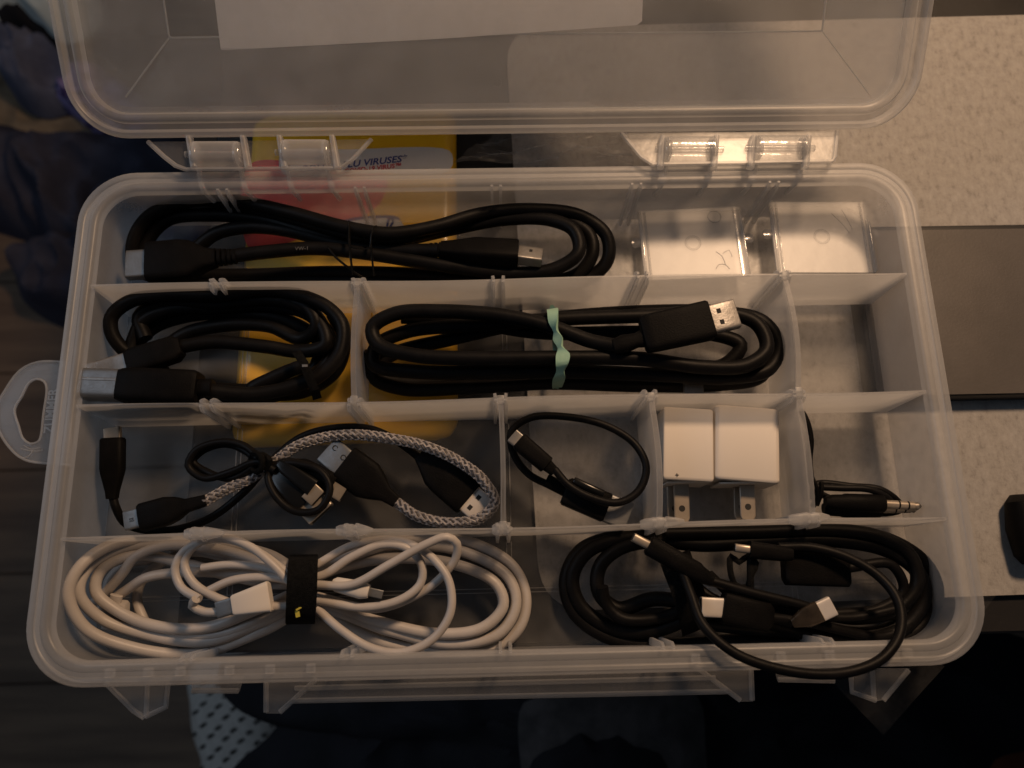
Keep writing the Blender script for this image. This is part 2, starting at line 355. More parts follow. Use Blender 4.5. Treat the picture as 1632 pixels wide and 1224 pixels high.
# ---------------------------------------------------------------- organizer box
HW, HL, RC = 17.8, 10.31, 2.3; FZ = 1.1; DT = 4.55; RT = 4.73
box = thing("organizer_box", "open frosted plastic compartment box full of sorted cables", "storage box", (0, 0, 1.0))
part("floor_panel", G().loops([rr(HW - .78, HL - .74, RC - .8, z) for z in (1.0, FZ)]), PPF, box, smooth=False)
L_ = [rr(HW - o, HL - o * .95, max(RC - o, .4), z, 10) for o, z in ((.70, 1.0), (.72, 4.28), (.86, 4.28), (.80, 1.105))]
part("wall", G().loops(L_, ring=True), PPW, box)
prof = [(.02, 3.95), (0, 4.62), (.05, 4.71), (.12, 4.73), (.26, 4.73), (.31, 4.71), (.34, 4.68), (.50, 4.68), (.53, 4.71), (.58, 4.73), (.74, 4.73), (.82, 4.69), (.88, 4.58), (.90, 4.30), (.60, 4.30), (.13, 4.42), (.10, 3.95)]
part("rim", G().loops([rr(HW - o, HL - o, RC - o * .9, z, 12) for o, z in prof], ring=True), PPR, box)
DY = [5.22, .13, -4.93]; PX = [-11.87, -6.05, -.23, 5.79, 11.74]
def bow(x, k):  # the long dividers are slightly warped
    return [.05, .06, -.06][k] * math.sin((x + 17) * .33 + k) + [.0, -.02, -.03][k]
for k, y in enumerate(DY):
    xs = np.linspace(-HW + .82, HW - .82, 40); Ls = []
    for x in xs:
        b = bow(x, k); zt_ = DT + .02 * math.sin(x * .7 + k)
        Ls.append([(x, y - .13, FZ + .001), (x, y - .075 + b * .8, 3.0), (x, y - .06 + b, zt_ - .05), (x, y - .035 + b, zt_), (x, y + .035 + b, zt_), (x, y + .06 + b, zt_ - .05), (x, y + .075 + b * .8, 3.0), (x, y + .13, FZ + .001)])
    part("row_divider", G().loops([[np.array(q) for q in l] for l in Ls]), PPV, box)
# slot ribs: paired, at every column line on both sides of each divider and on the long walls
rib_me = mesh("slot_rib", G().loops([[np.array(q) for q in l] for l in ([(-.06, 0, FZ), (.06, 0, FZ), (.06, .30, FZ), (-.06, .30, FZ)], [(-.06, 0, 4.35), (.06, 0, 4.35), (.06, .24, 4.35), (-.06, .24, 4.35)], [(-.05, 0, 4.66), (.05, 0, 4.66), (.05, .09, 4.66), (-.05, .09, 4.66)])]), PPR, True)
def rib(x, y, sgn, skew):
    o = bpy.data.objects.new("slot_rib", rib_me); COL.objects.link(o); o.parent = box
    o.location = Vector((x * U, y * U, -1.0 * U)); o.rotation_euler = (0, 0, (0 if sgn > 0 else math.pi) + skew)
for x in PX:
    for k, y in enumerate(DY):
        for sg in (1, -1):
            for dx in (-.19, .19): rib(x + dx, y + bow(x, k) + sg * .04, sg, -dx * sg * .9)
    for dx in (-.19, .19): rib(x + dx, HL - .80, -1, 0); rib(x + dx, -HL + .80, 1, 0)
# inserted short dividers
def short_divider(x, y0, y1, sag):
    o = bpy.data.objects.new("column_divider", None); 
    ys = np.linspace(y0 + .12, y1 - .12, 14); Ls = []
    for y in ys:
        t = (y - y0) / (y1 - y0); b = sag * math.sin(math.pi * t)
        xc = x + b
        Ls.append([np.array(q) for q in ((xc - .05 - b * .5, y, FZ + .15), (xc - .05, y, 4.30), (xc - .10, y, 4.36), (xc - .10, y, 4.54), (xc + .10, y, 4.54), (xc + .10, y, 4.36), (xc + .05, y, 4.30), (xc + .05 - b * .5, y, FZ + .15))])
    d = part("column_divider", G().loops(Ls), PPV, box)
    for ye, s_ in ((y0, 1), (y1, -1)):
        part("end_clip", G().box((x, ye + s_ * .05, 4.55), (.30, .34, .20), bev=.06), PPR, d)
for x, k, sag in ((-6.05, 1, -.10), (11.74, 1, .22), (-.23, 2, .05), (5.79, 2, .16), (11.74, 2, .12)): short_divider(x, DY[k], DY[k - 1], sag)
# warped clip ends beside the third long divider
for (x, wd) in ((-11.6, 1.5), (-5.9, 1.4), (-.25, .8), (5.9, 1.7), (11.6, 1.6)):
    b = DY[2] + bow(x, 2)
    part("slot_cap", G().body((x - wd / 2, b, 4.5), (x + wd / 2, b + (.1 if x > 0 else 0), 4.5), [(0, .30, .16), (.1, .42, .26), (.45, .48, .30), (.55, .36, .24), (.6, .46, .28), (.85, .30, .2), (1, .12, .1)], e=4, n=14), PPR, box)
# floor ridges
for x in (11.74, -11.87, -.23):
    for y0, y1 in ((.4, 4.9), (-4.6, -.2), (-9.2, -5.3)):
        for dx in (-.10, .10): part("floor_ridge", G().box((x + dx + .25, (y0 + y1) / 2, FZ + .02), (.035, y1 - y0, .045)), PPR, box, smooth=False)
for dy in (-.08, .08): part("floor_ridge", G().box((0, -7.3 + dy, FZ + .02), (33.5, .035, .045)), PPR, box, smooth=False)
# hang tab on the left
zt = 3.5
o = crom([P(x, y, zt) for x, y in [(112, 577), (60, 577), (32, 590), (8, 622), (-6, 650), (-4, 680), (14, 712), (40, 733), (112, 741)]], .25)
i_ = crom([P(x, y, zt) for x, y in [(74, 618), (70, 608), (58, 604), (46, 610), (34, 632), (23, 652), (30, 680), (36, 698), (48, 707), (60, 704), (64, 698), (69, 660)]], .15, True)
def ringmesh(outer, inner, z, th):
    n = 72
    def res(p, closed):
        p = np.array(p); 
        if closed: p = np.vstack([p, p[:1]])
        d = np.r_[0, np.cumsum(np.linalg.norm(np.diff(p, axis=0), axis=1))]; s = np.linspace(0, d[-1], n, endpoint=False)
        return np.array([[np.interp(q, d, p[:, k]) for k in range(3)] for q in s])
    a = res(outer, True); cen = np.array(inner).mean(0)
    b = []
    inn = np.vstack([inner, inner[:1]])
    for q in a:   # ray from centre to outer point hits the inner ring
        dr = (q - cen)[:2]; best = None
        for k in range(len(inn) - 1):
            p0, p1 = inn[k][:2] - cen[:2], inn[k + 1][:2] - cen[:2]; e = p1 - p0
            den = dr[0] * e[1] - dr[1] * e[0]
            if abs(den) < 1e-9: continue
            t = (p0[0] * e[1] - p0[1] * e[0]) / den; s = (p0[0] * dr[1] - p0[1] * dr[0]) / den
            if t > 0 and -1e-6 <= s <= 1 + 1e-6 and (best is None or t < best): best = t
        b.append(np.array([cen[0] + dr[0] * best, cen[1] + dr[1] * best, z]))
    b = np.array(b); dz = np.array([0, 0, th])
    return [list(a), list(b), list(b - dz), list(a - dz)]
ht = part("hang_tab", G().loops(ringmesh(o, i_, zt, .12), ring=True), PPT, box)
part("tab_bead", G().tube(i_, .045, 6, closed=True, smooth=False), PPR, ht)
part("tab_bead", G().tube(o, .05, 6, smooth=False), PPR, ht)
part("scratch_mark", G().tube([P(x, y, zt + .01) for x, y in [(33, 715), (45, 718), (58, 719), (68, 717)]], .022, 5).tube([P(x, y, zt + .01) for x, y in [(52, 718), (46, 727), (36, 730)]], .022, 5).tube([P(x, y, zt + .01) for x, y in [(38, 710), (50, 716), (64, 713)]], .018, 5), PPR, ht)
textmesh("embossed_lettering", "ZUMMER", .52, PPR, ht, P(84, 690, zt + .01), P(91, 630, zt) - P(84, 690, zt), P(70, 690, zt) - P(80, 691, zt), .015, 0, .012, 'LEFT', .88)
# front latches, pull handle and small tabs
def latch(pts, z, th, ribs, nm_="latch"):
    b = part(nm_, G().pxprism(pts, z, th), PPW, box, smooth=False)
    for r_ in ribs: part("latch_rib", G().tube([P(x, y, z - .03) for x, y in r_], .10, 6, smooth=False), PPR, b)
latch([(168, 1086), (215, 1134), (224, 1144), (232, 1145), (238, 1138), (265, 1127), (268, 1086)], 3.2, .2, [[(168, 1088), (212, 1132), (230, 1144)], [(235, 1090), (233, 1140)], [(232, 1142), (264, 1127), (268, 1090)]])
latch([(304, 1078), (306, 1103), (380, 1103), (387, 1078)], 3.0, .15, [[(306, 1101), (380, 1101)]], "latch_tab")
latch([(1236, 1066), (1240, 1083), (1330, 1085), (1334, 1066)], 3.0, .15, [[(1240, 1083), (1330, 1085)]], "latch_tab")
latch([(1354, 1066), (1358, 1104), (1398, 1117), (1412, 1115), (1450, 1066)], 3.2, .2, [[(1356, 1070), (1358, 1103), (1396, 1116)], [(1390, 1068), (1393, 1114)], [(1408, 1116), (1448, 1068)]])
latch([(422, 1085), (424, 1137), (447, 1137), (466, 1119), (1160, 1103), (1178, 1118), (1200, 1118), (1197, 1066)], 2.9, .15,
      [[(424, 1088), (424, 1135)], [(446, 1135), (505, 1082)], [(464, 1117), (1160, 1102)], [(1108, 1062), (1180, 1116)], [(1197, 1068), (1199, 1116)], [(470, 1097), (1140, 1080)]], "pull_handle")
for x in (175, 236, 287, 365, 430, 495): part("rim_web", G().box((P(x, 1070, 4.6)[0], -HL + .46, 4.56), (.28, .3, .24)), PPR, box)
for x in (1110, 1247, 1325, 1450): part("rim_web", G().box((P(x, 1060, 4.6)[0], -HL + .46, 4.56), (.28, .3, .24)), PPR, box)

# lid --------------------------------------------------------------
lid = bpy.data.objects.new("lid", None)
LL = 20.6
def lr(o, n, inset=0, r=None):
    return rr(HW - o, LL / 2 - o, (RC if r is None else r) - o * .9, 0, 12, 0, LL / 2, lambda x, y, z: L(x, y, n))
prof = [(0, -.15), (0, .0), (.08, .08), (.22, .08), (.30, .0), (.34, -.22), (.56, -.22), (.62, .02), (.70, .08), (.84, .08), (.94, .0), (1.0, -.3), (.8, -.42), (.2, -.36)]
lidp = part("lid", G().loops([lr(o, n) for o, n in prof], ring=True), PPR, box, label="opened lid leaning back")
# inner tray surface of the lid: sloped walls down to a deep panel
ua, va = PL(270, 60, -1.5); ub, vb = PL(1310, 50, -1.5)
outer_l = lr(.98, -.30)
def inner_loop(n, v0, v1, u0, u1, r):
    return [L(x, y, n) for x, y, z in [tuple(q) for q in rr((u1 - u0) / 2, (v1 - v0) / 2, r, 0, 12, (u0 + u1) / 2, (v0 + v1) / 2)]]
v_in = (va + vb) / 2
sh = [outer_l, inner_loop(-.62, .98 + .25, LL - 1.2, -HW + 1.15, HW - 1.15, 1.2), inner_loop(-1.5, v_in, LL - 3, ua, ub, .12)]
th_ = [[q - LN * .10 for q in l] for l in sh[::-1]]
part("lid_panel", G().loops(sh + th_), PPL, lidp, smooth=False)
edge = inner_loop(-1.47, v_in, LL - 3, ua, ub, .12)
part("panel_crease", G().tube(edge, .04, 5, closed=True, smooth=False), PPE, lidp)
u0_, v0_ = PL(200, 155, -.62); part("panel_crease", G().tube([L(u0_, v0_, -.62), L(ua, v_in, -1.47)], .04, 5, smooth=False), PPE, lidp)
u1_, v1_ = PL(1385, 150, -.62); part("panel_crease", G().tube([L(u1_, v1_, -.62), L(ub, v_in, -1.47)], .02, 5, smooth=False), PPE, lidp)
um, vm = PL(792, 130, -.95); part("moulding_mark", G().tube([L(um + .2 * math.cos(a), vm + .24 * math.sin(a), -1.05 + .1) for a in np.linspace(0, 2 * math.pi, 14, endpoint=False)], .022, 5, closed=True), PPC, lidp)
lab = [PL(x, y, -1.38) for x, y in ((352, 79), (356, 80), (700, 62), (1015, 40), (1023, 34), (1026, -40), (1030, -260), (322, -260), (340, -20))]
lp_ = [L(u, v, -1.36) for u, v in lab]
part("paper_label", G().prism(lp_, [q - LN * .02 for q in lp_]), LABEL, lidp, smooth=False)
# hinges -----------------------------------------------------------
HZ = 5.05
def hinge(brk, barrels, bm_, ribs):
    y = P(500, 245, HZ)[1]
    br = part("hinge_bracket", G().pxprism(brk, HZ + .12, .09), PPF, lidp, smooth=False)
    for x in ribs:
        q0, q1 = P(x, 219, HZ + .25), P(x + (8 if x < 800 else -4), 268, HZ + .1)
        part("bracket_rib", G().body(q0, q1, [(0, .24, .5), (1, .28, .4)], 4, 12), PPR, br)
    part("bracket_rib", G().tube([P(x, y_, HZ + .1) for x, y_ in brk], .10, 6, smooth=False), PPR, br)
    for x0, x1, yy in barrels:
        a = P(x0, yy, HZ + .15); b = P(x1, yy, HZ + .15)
        bl = part("hinge_barrel", G().body(a, b, [(0, 1.02, 1.02), (1, 1.02, 1.02)], e=2.3, n=24), bm_, box)
        for e_ in (a, b): part("hinge_knuckle", G().body(e_ - np.array([.13, 0, 0]), e_ + np.array([.13, 0, 0]), [(0, .85, .85), (.2, .92, .92), (.8, .92, .92), (1, .85, .85)], e=3, n=20), PPC, bl)
        part("hinge_pin", G().body(a + (b - a) * -.25, b + (b - a) * .25, [(0, .26, .26), (1, .26, .26)], e=2, n=12), PPC, bl)
        for e_ in (a, b): part("hinge_arm", G().tube([e_ + np.array([0, -.1, -.3]), e_ + np.array([0.02, -.7, -.55]), np.array([e_[0] + .15 * np.sign(-e_[0]), HL - .75, 4.5]), np.array([e_[0] + .3 * np.sign(-e_[0]), HL - .84, 3.6])], .11, 6), PPR, bl)
hinge([(236, 226), (262, 250), (280, 264), (296, 270), (542, 268), (562, 254), (592, 222)], [(312, 380, 246), (455, 520, 243)], PPR, (302, 388, 446, 530))
hinge([(990, 212), (1022, 250), (1040, 262), (1326, 257), (1330, 250), (1334, 209)], [(1063, 1135, 238), (1207, 1280, 236)], PPC, (1056, 1141, 1200, 1287))

# loose dividers ---------------------------------------------------
def loose(px, py, z, wx, wy, rz, tilt, label):
    c_ = P(px, py, z); t = thing("loose_divider", label, "divider", (c_[0], c_[1], z - .1), "loose dividers lying in the top row")
    Rz = np.array(Matrix.Rotation(rz, 3, 'Z') @ Matrix.Rotation(tilt[0], 3, 'X') @ Matrix.Rotation(tilt[1], 3, 'Y'))
    T = lambda g_: setattr(g_, 'v', [tuple(Rz @ np.array(q) + c_) for q in g_.v]) or g_
    part("plate", T(G().box((0, 0, 0), (wx, wy, .10))), PPD, t, smooth=False)
    for s_ in (-1, 1):
        part("side_bead", T(G().box((s_ * (wx / 2 - .06), 0, .12), (.10, wy, .30), bev=.03)), PPC, t)
        part("side_bead", T(G().box((s_ * (wx / 2 - .30), 0, .10), (.06, wy, .12))), PPC, t)
        part("locating_nub", T(G().body((s_ * (wx / 2), .15, 0), (s_ * (wx / 2 + .42), .15, 0), [(0, .4, .12), (.7, .5, .12), (1, .3, .1)], e=3, n=14)), PPC, t)
    ring = [np.array((.36 * math.cos(a), .36 * math.sin(a), .055)) for a in np.linspace(0, 2 * math.pi, 24, endpoint=False)]
    part("moulding_mark", T(G().tube(ring, .018, 5, closed=True)), PPC, t)
    part("moulding_mark", T(G().tube([q * .82 * np.array([1, 1, 1.2]) for q in ring], .012, 5, closed=True)), PPC, t)
    return t, T
t, T = loose(1104, 388, 1.85, 4.75, 3.55, .02, (-.065, -.02), "left clear loose divider in the top row, round mark at its far right corner")
part("scratch_mark", T(G().tube([(1.0, -.5, .06), (1.25, -.75, .06), (1.35, -1.2, .06)], .02, 5).tube([(.9, -1.35, .06), (1.05, -1.15, .06), (1.35, -1.18, .06), (1.5, -1.4, .06)], .02, 5).tube([(1.3, -.6, .06), (1.6, -.45, .06), (1.7, -.8, .06)], .015, 5)), PPS, t)
part("ejector_mark", T(G().tube([np.array((1.15 + .3 * math.cos(a), 1.3 + .3 * math.sin(a), .055)) for a in np.linspace(0, 2 * math.pi, 20, endpoint=False)], .02, 5, closed=True)), PPS, t)
t, T = loose(1309, 378, 2.1, 4.5, 3.6, -.02, (-.06, .0), "right clear loose divider in the top row, bright with a round mark in its middle")
part("scratch_mark", T(G().tube([(.6, 1.2, .06), (1.0, .7, .06), (1.3, .2, .06)], .018, 5).tube([(1.1, 1.4, .06), (1.3, .9, .06), (1.45, .4, .06)], .018, 5)), PPS, t)

# ---------------------------------------------------------------- cables
def pp(pts): return [P(*q) for q in pts]
def cable(name, label, paths, r, mat, n=12):
    p0 = P(*paths[0][len(paths[0]) // 2]); t = thing(name, label, "cable", (p0[0], p0[1], FZ))
    for q in paths: part("cord", G().tube(pp(q), r, n), mat, t)
    return t
def cordpart(t, pts, r, mat=None, n=10, name="cord"): return part(name, G().tube(pp(pts), r, n), mat or BLK, t)
def plug(t, a, b, w_, h_, mat, secs=None, e=5, name="plug_body", up=(0, 0, 1)):
    return part(name, G().body(P(*a), P(*b), secs or [(0, w_ * .9, h_ * .85), (.04, w_, h_), (.96, w_, h_), (1, w_ * .93, h_ * .88)], e, 28, up), mat, t)
def shell(t, a, b, w_, h_, mat=STEEL, e=9, holes=(), up=(0, 0, 1), hs=.22):
    A, B = P(*a), P(*b)
    s_ = part("metal_shell", G().body(A, B, [(0, w_, h_), (.97, w_, h_), (1, w_ * .97, h_ * .9)], e, 28, up), mat, t)
    x = (B - A) / np.linalg.norm(B - A); z = np.array(up, float); z -= x * np.dot(x, z); z /= np.linalg.norm(z); y = np.cross(z, x)
    for (s, o_) in holes:
        c_ = A + (B - A) * s + y * o_ * w_ + z * (h_ / 2 + .002)
        part("painted_shell_hole", G().box(c_, (hs * .85, hs, .012), M3=np.column_stack([x, y, z])), DARK, s_, smooth=False)  # not cut through: thin black plate painted for the shade in the hole
    # closed end: a black plate painted for the shade inside the opening
    c_ = B + x * .006
    part("painted_shell_mouth", G().box(c_, (.01, w_ * .82, h_ * .6), M3=np.column_stack([x, y, z])), DARK, s_, smooth=False)
    return s_
def relief(t, a, b, w_, h_, k=5):
    A, B = P(*a), P(*b)
    for i in range(k):
        c0 = A + (B - A) * (i / k); c1 = A + (B - A) * ((i + .62) / k); f = 1 - .25 * i / k
        part("strain_relief_ring", G().body(c0, c1, [(0, w_ * f, h_ * f), (1, w_ * f, h_ * f)], 3, 16), BLKM, t)

# 1 HDMI cable
t = cable("hdmi_cable", "thick black video cable coiled with a wire tie in the top row, flat wide plugs", [[
    (362, 409, 3.3), (430, 401, 3.3), (500, 396, 3.2), (570, 402, 3.2), (650, 414, 3.1), (740, 428, 3.0), (820, 436, 2.9), (885, 428, 3.1), (922, 402, 3.3), (915, 368, 3.3), (875, 350, 3.1), (800, 350, 2.9), (720, 365, 2.8),
    (650, 380, 2.8), (580, 386, 2.9), (500, 372, 2.9), (420, 350, 2.7), (340, 343, 2.6), (268, 350, 2.5), (234, 385, 2.3), (226, 425, 2.0), (290, 436, 1.7), (400, 438, 1.6), (520, 434, 1.7), (640, 436, 1.8), (760, 446, 1.9), (860, 450, 2.0),
    (920, 437, 2.3), (944, 405, 2.6), (938, 372, 2.7), (890, 346, 2.7), (810, 342, 2.7), (720, 360, 2.9), (640, 378, 3.3), (560, 373, 3.4), (470, 348, 3.2), (380, 328, 2.9), (300, 327, 2.7), (243, 347, 2.5), (217, 390, 2.2), (222, 430, 1.8), (280, 445, 1.5),
    (400, 446, 1.5), (560, 448, 1.6), (700, 452, 1.7), (840, 462, 1.8), (930, 448, 2.0), (968, 415, 2.4), (966, 375, 2.7), (925, 344, 2.9), (850, 334, 3.1), (770, 340, 3.2), (690, 362, 3.5), (620, 372, 3.7), (550, 362, 3.7), (460, 338, 3.5), (380, 322, 3.3), (300, 321, 3.1), (238, 345, 2.9), (213, 385, 2.6),
    (216, 420, 2.1), (255, 418, 1.9), (305, 400, 2.1), (345, 372, 2.4), (400, 362, 2.6), (460, 368, 2.8), (530, 386, 2.9), (600, 398, 3.0), (680, 399, 3.2), (700, 399, 3.3)]], .30, BLK)
plug(t, (237, 420, 3.4), (345, 412, 3.4), 0, 0, BLKM, [(0, 1.72, .95), (.03, 1.80, 1.0), (.45, 1.84, 1.0), (.62, 1.7, .95), (.85, .95, .75), (1, .72, .62)], 4.5)
shell(t, (240, 421, 3.4), (203, 423.5, 3.4), 1.25, .5, STEELD)
relief(t, (340, 411, 3.4), (380, 408.5, 3.35), .78, .66)
plug(t, (826, 405, 3.3), (702, 398, 3.3), 0, 0, BLKM, [(0, 1.1, .95), (.03, 1.16, 1.0), (.55, 1.14, .98), (.85, .8, .7), (1, .66, .6)], 4.5, up=(0, .35, 1))
shell(t, (826, 406, 3.4), (864, 411, 3.4), .82, .5, STEEL, holes=((.5, .1),), up=(0, .5, 1), hs=.16)
relief(t, (712, 399, 3.3), (682, 398, 3.25), .70, .62, 4)
textmesh("printed_words", "VW-1", .24, PRINT, t, P(470, 399, 3.56), P(520, 397, 3.5) - P(470, 399, 3.5), (0, 1, 0), .004)
tie = thing("wire_tie", "thin dark wire twist tie round the middle of the top row coil", "cable tie", P(575, 400, FZ))
part("wire", G().tube(pp([(556, 352, 3.9), (556, 365, 4.1), (558, 393, 4.05), (575, 396, 4.0), (588, 396, 4.0), (591, 380, 4.15), (594, 363, 4.1), (600, 360, 3.9)]), .035, 6).tube(pp([(522, 393, 3.6), (535, 410, 3.7), (552, 424, 3.5), (568, 436, 3.3), (585, 446, 3.1)]), .05, 6).tube(pp([(556, 356, 3.9), (558, 400, 4.0), (562, 438, 3.4)]), .05, 6).tube(pp([(590, 365, 3.9), (592, 400, 3.9), (596, 440, 3.3)]), .045, 6), BLKG, tie)

# 2 USB-B cable
t = cable("printer_cable", "black cable coiled in the second row left, big square silver plug at its front", [[
    (325, 622, 4.0), (400, 628, 3.7), (460, 618, 3.6), (510, 598, 3.6), (542, 562, 3.6), (546, 520, 3.6), (522, 490, 3.6), (475, 470, 3.6), (420, 462, 3.6), (345, 470, 3.6), (265, 470, 3.5), (208, 480, 3.4), (178, 505, 3.2), (180, 535, 3.0),
    (205, 562, 2.6), (212, 545, 2.6), (228, 512, 2.8), (270, 494, 2.9), (350, 490, 2.9), (430, 487, 2.9), (490, 500, 2.9), (524, 535, 2.8), (524, 575, 2.6), (480, 608, 2.5), (410, 622, 2.3), (320, 615, 2.0), (240, 590, 1.9),
    (215, 560, 2.0), (240, 525, 2.2), (300, 503, 2.4), (390, 500, 2.5), (460, 512, 2.5), (508, 545, 2.3), (500, 590, 2.1), (440, 630, 1.8), (350, 640, 1.6), (280, 610, 1.6), (252, 575, 1.9), (290, 535, 2.2), (360, 518, 2.4), (430, 520, 2.5), (480, 540, 2.6),
    (505, 520, 3.2), (490, 490, 3.3), (430, 478, 3.2), (340, 484, 3.1), (260, 482, 3.0), (222, 505, 2.8), (232, 540, 2.8)],
    [(290, 552, 3.2), (340, 545, 3.1), (420, 552, 3.0), (480, 560, 2.9), (520, 548, 3.2), (500, 500, 3.2), (450, 478, 3.3)], [(530, 500, 2.6), (548, 540, 2.3), (535, 590, 2.0), (480, 625, 1.8), (400, 622, 2.8), (440, 600, 3.0), (490, 580, 3.1)]], .30, BLK)
plug(t, (318, 619, 4.05), (190, 615, 4.05), 0, 0, BLKM, [(0, 1.25, 1.0), (.05, 1.38, 1.15), (.80, 1.44, 1.2), (.93, 1.35, 1.1), (1, 1.2, .95)], 5)
shell(t, (194, 615, 4.0), (134, 613, 4.0), 1.22, 1.1, STEELD, e=7)
A_, B_ = P(194, 615, 4.0), P(136, 613, 4.0); part("shell_groove", G().body(A_ + np.array([0, .12, .53]), B_ + np.array([0, .12, .53]), [(0, .14, .06), (1, .14, .06)], 4, 12), STEEL, t)
plug(t, (340, 619, 4.0), (316, 619, 4.0), .72, .72, BLKM, e=3, name="strain_relief")
plug(t, (290, 553, 3.3), (205, 580, 3.3), 0, 0, BLKM, [(0, .7, .6), (.12, 1.1, .75), (.9, 1.15, .8), (1, 1.0, .7)], 5)
shell(t, (208, 580, 3.3), (140, 600, 3.3), 1.0, .45, STEEL)
st = thing("velcro_tie", "short black tie strap with painted glint round the cable in the second row left", "cable tie", P(490, 600, FZ))
part("strap", G().loops([[P(x + dx, y + dy, z) for dx, dy, z in ((-7, 2, z_), (0, 0, z_ + .06), (7, -2, z_), (7, -2, z_ - .1), (-7, 2, z_ - .1))] for x, y, z_ in ((472, 560, 4.1), (484, 578, 4.35), (492, 600, 4.35), (502, 622, 4.0), (506, 636, 3.2))]), VELC, st)
part("painted_glint", G().box(P(486, 583, 4.4), (.22, .1, .05)), STEEL, st)  # small steel box stands in for a glint on the strap

# 3 USB-A with green band
t = cable("usb_cable", "thick black usb cable held by the mint green rubber band", [[
    (990, 553, 4.3), (940, 543, 4.1), (880, 521, 4.0), (800, 503, 3.9), (700, 496, 3.8), (630, 500, 3.7), (594, 522, 3.6), (602, 548, 3.6), (660, 566, 3.7), (760, 571, 3.8), (900, 570, 3.9), (1020, 572, 3.9), (1120, 585, 3.8), (1190, 582, 3.7), (1222, 555, 3.6), (1205, 515, 3.5),
    (1140, 497, 3.3), (1040, 503, 3.2), (900, 508, 3.1), (760, 518, 3.0), (650, 528, 2.9), (600, 552, 2.8), (596, 580, 2.8), (660, 592, 2.9), (760, 594, 3.1), (900, 592, 3.2), (1060, 598, 3.2), (1160, 602, 3.1), (1225, 588, 3.0), (1240, 550, 2.9), (1215, 512, 2.8), (1150, 498, 2.6), (1000, 498, 2.5), (850, 512, 2.4),
    (720, 540, 2.2), (620, 568, 2.0), (596, 600, 1.9), (640, 619, 1.8), (760, 616, 2.0), (880, 610, 2.2), (1020, 614, 2.2), (1150, 612, 2.1), (1212, 600, 2.0), (1225, 570, 1.9)], [(590, 560, 2.4), (592, 595, 1.8), (650, 610, 1.6), (800, 600, 1.7), (1000, 600, 1.8), (1100, 612, 1.9)],
    [(640, 505, 2.7), (740, 512, 2.6), (860, 530, 2.4), (1000, 530, 2.4), (1120, 530, 2.6), (1180, 550, 2.8), (1160, 578, 2.6), (1110, 592, 2.2), (1040, 600, 1.9)]], .31, BLK)
plug(t, (1024, 534, 4.55), (1133, 510, 4.75), 0, 0, BLKM, [(0, 1.3, .62), (.03, 1.5, .72), (.15, 1.55, .78), (.97, 1.6, .8), (1, 1.5, .74)], 7)
shell(t, (1130, 511, 4.75), (1174, 500, 4.85), 1.2, .45, STEEL, holes=((.38, .2), (.38, -.2)), hs=.2)
plug(t, (1030, 538, 4.5), (978, 553, 4.3), 0, 0, BLKM, [(0, .8, .6), (.3, .6, .55), (.7, .75, .7), (1, .62, .6)], 3, name="strain_relief")
shell(t, (1090, 621, 2.6), (1120, 621, 2.6), .8, .3, STEEL)
bn = thing("rubber_band", "twisted mint green rubber band round the thick black usb cable", "rubber band", P(888, 560, FZ))
Ls = []
for i, (x, y, z_, w_, tw) in enumerate([(880, 492, 3.0, 9, .2), (881, 497, 4.3, 9, .1), (882, 512, 4.48, 8, .6), (886, 528, 4.42, 5, 1.2), (889, 540, 4.36, 8, .4), (893, 553, 4.36, 5, 1.1), (897, 565, 4.42, 11, .1), (896, 580, 4.42, 10, .2), (893, 592, 4.1, 7, .6), (891, 603, 3.8, 10, .1), (889, 613, 3.3, 9, .2), (888, 618, 2.4, 8, .1)]):
    c_ = P(x, y, z_); h_ = w_ / 39; ax = np.array([math.cos(tw), .1, math.sin(tw)]); nn = np.array([-math.sin(tw), 0, math.cos(tw)]) * .05
    Ls.append([c_ + ax * h_ - nn, c_ + ax * h_ + nn, c_ - ax * h_ + nn, c_ - ax * h_ - nn])
p_ = np.array(Ls); LLs = []
for j in range(4): LLs.append(crom(p_[:, j], .12))
m_ = min(len(q) for q in LLs); LLs = [q[np.linspace(0, len(q) - 1, m_).astype(int)] for q in LLs]
part("band", G().loops([[LLs[j][i] for j in range(4)] for i in range(m_)]), BAND, bn)
part("band_under", G().tube(pp([(888, 616, 2.6), (888, 600, 1.5), (884, 540, 1.4), (881, 496, 1.5), (880, 490, 2.8)]), .12, 6), BAND, bn)

# 4 black usb to micro cable, row 3
t = cable("usb_cable", "black cable from the small upright plug at far left to the flared plug, third row", [[
    (179, 788, 2.6), (186, 812, 2.5), (203, 836, 1.9), (260, 846, 1.5), (330, 828, 1.5), (388, 785, 1.7), (430, 738, 2.4), (478, 698, 2.8), (530, 683, 3.0), (590, 684, 3.0), (636, 705, 2.8), (672, 732, 2.7)]], .17, BLK)
plug(t, (179, 795, 2.6), (180, 698, 2.9), 0, 0, BLKM, [(0, .42, .42), (.12, .5, .45), (.42, .9, .55), (.5, .95, .6), (.97, .95, .6), (1, .85, .5)], 4)
shell(t, (180, 700, 2.9), (179, 682, 2.9), .68, .26, GOLD)
plug(t, (668, 726, 2.7), (748, 795, 2.7), 0, 0, BLKM, [(0, .5, .45), (.12, .8, .6), (.35, 1.45, .72), (.5, 1.55, .8), (.97, 1.55, .8), (1, 1.45, .74)], 5)
shell(t, (744, 791, 2.75), (771, 815, 2.75), 1.2, .45, SHINY, holes=((.45, .22), (.45, -.22)), hs=.2)
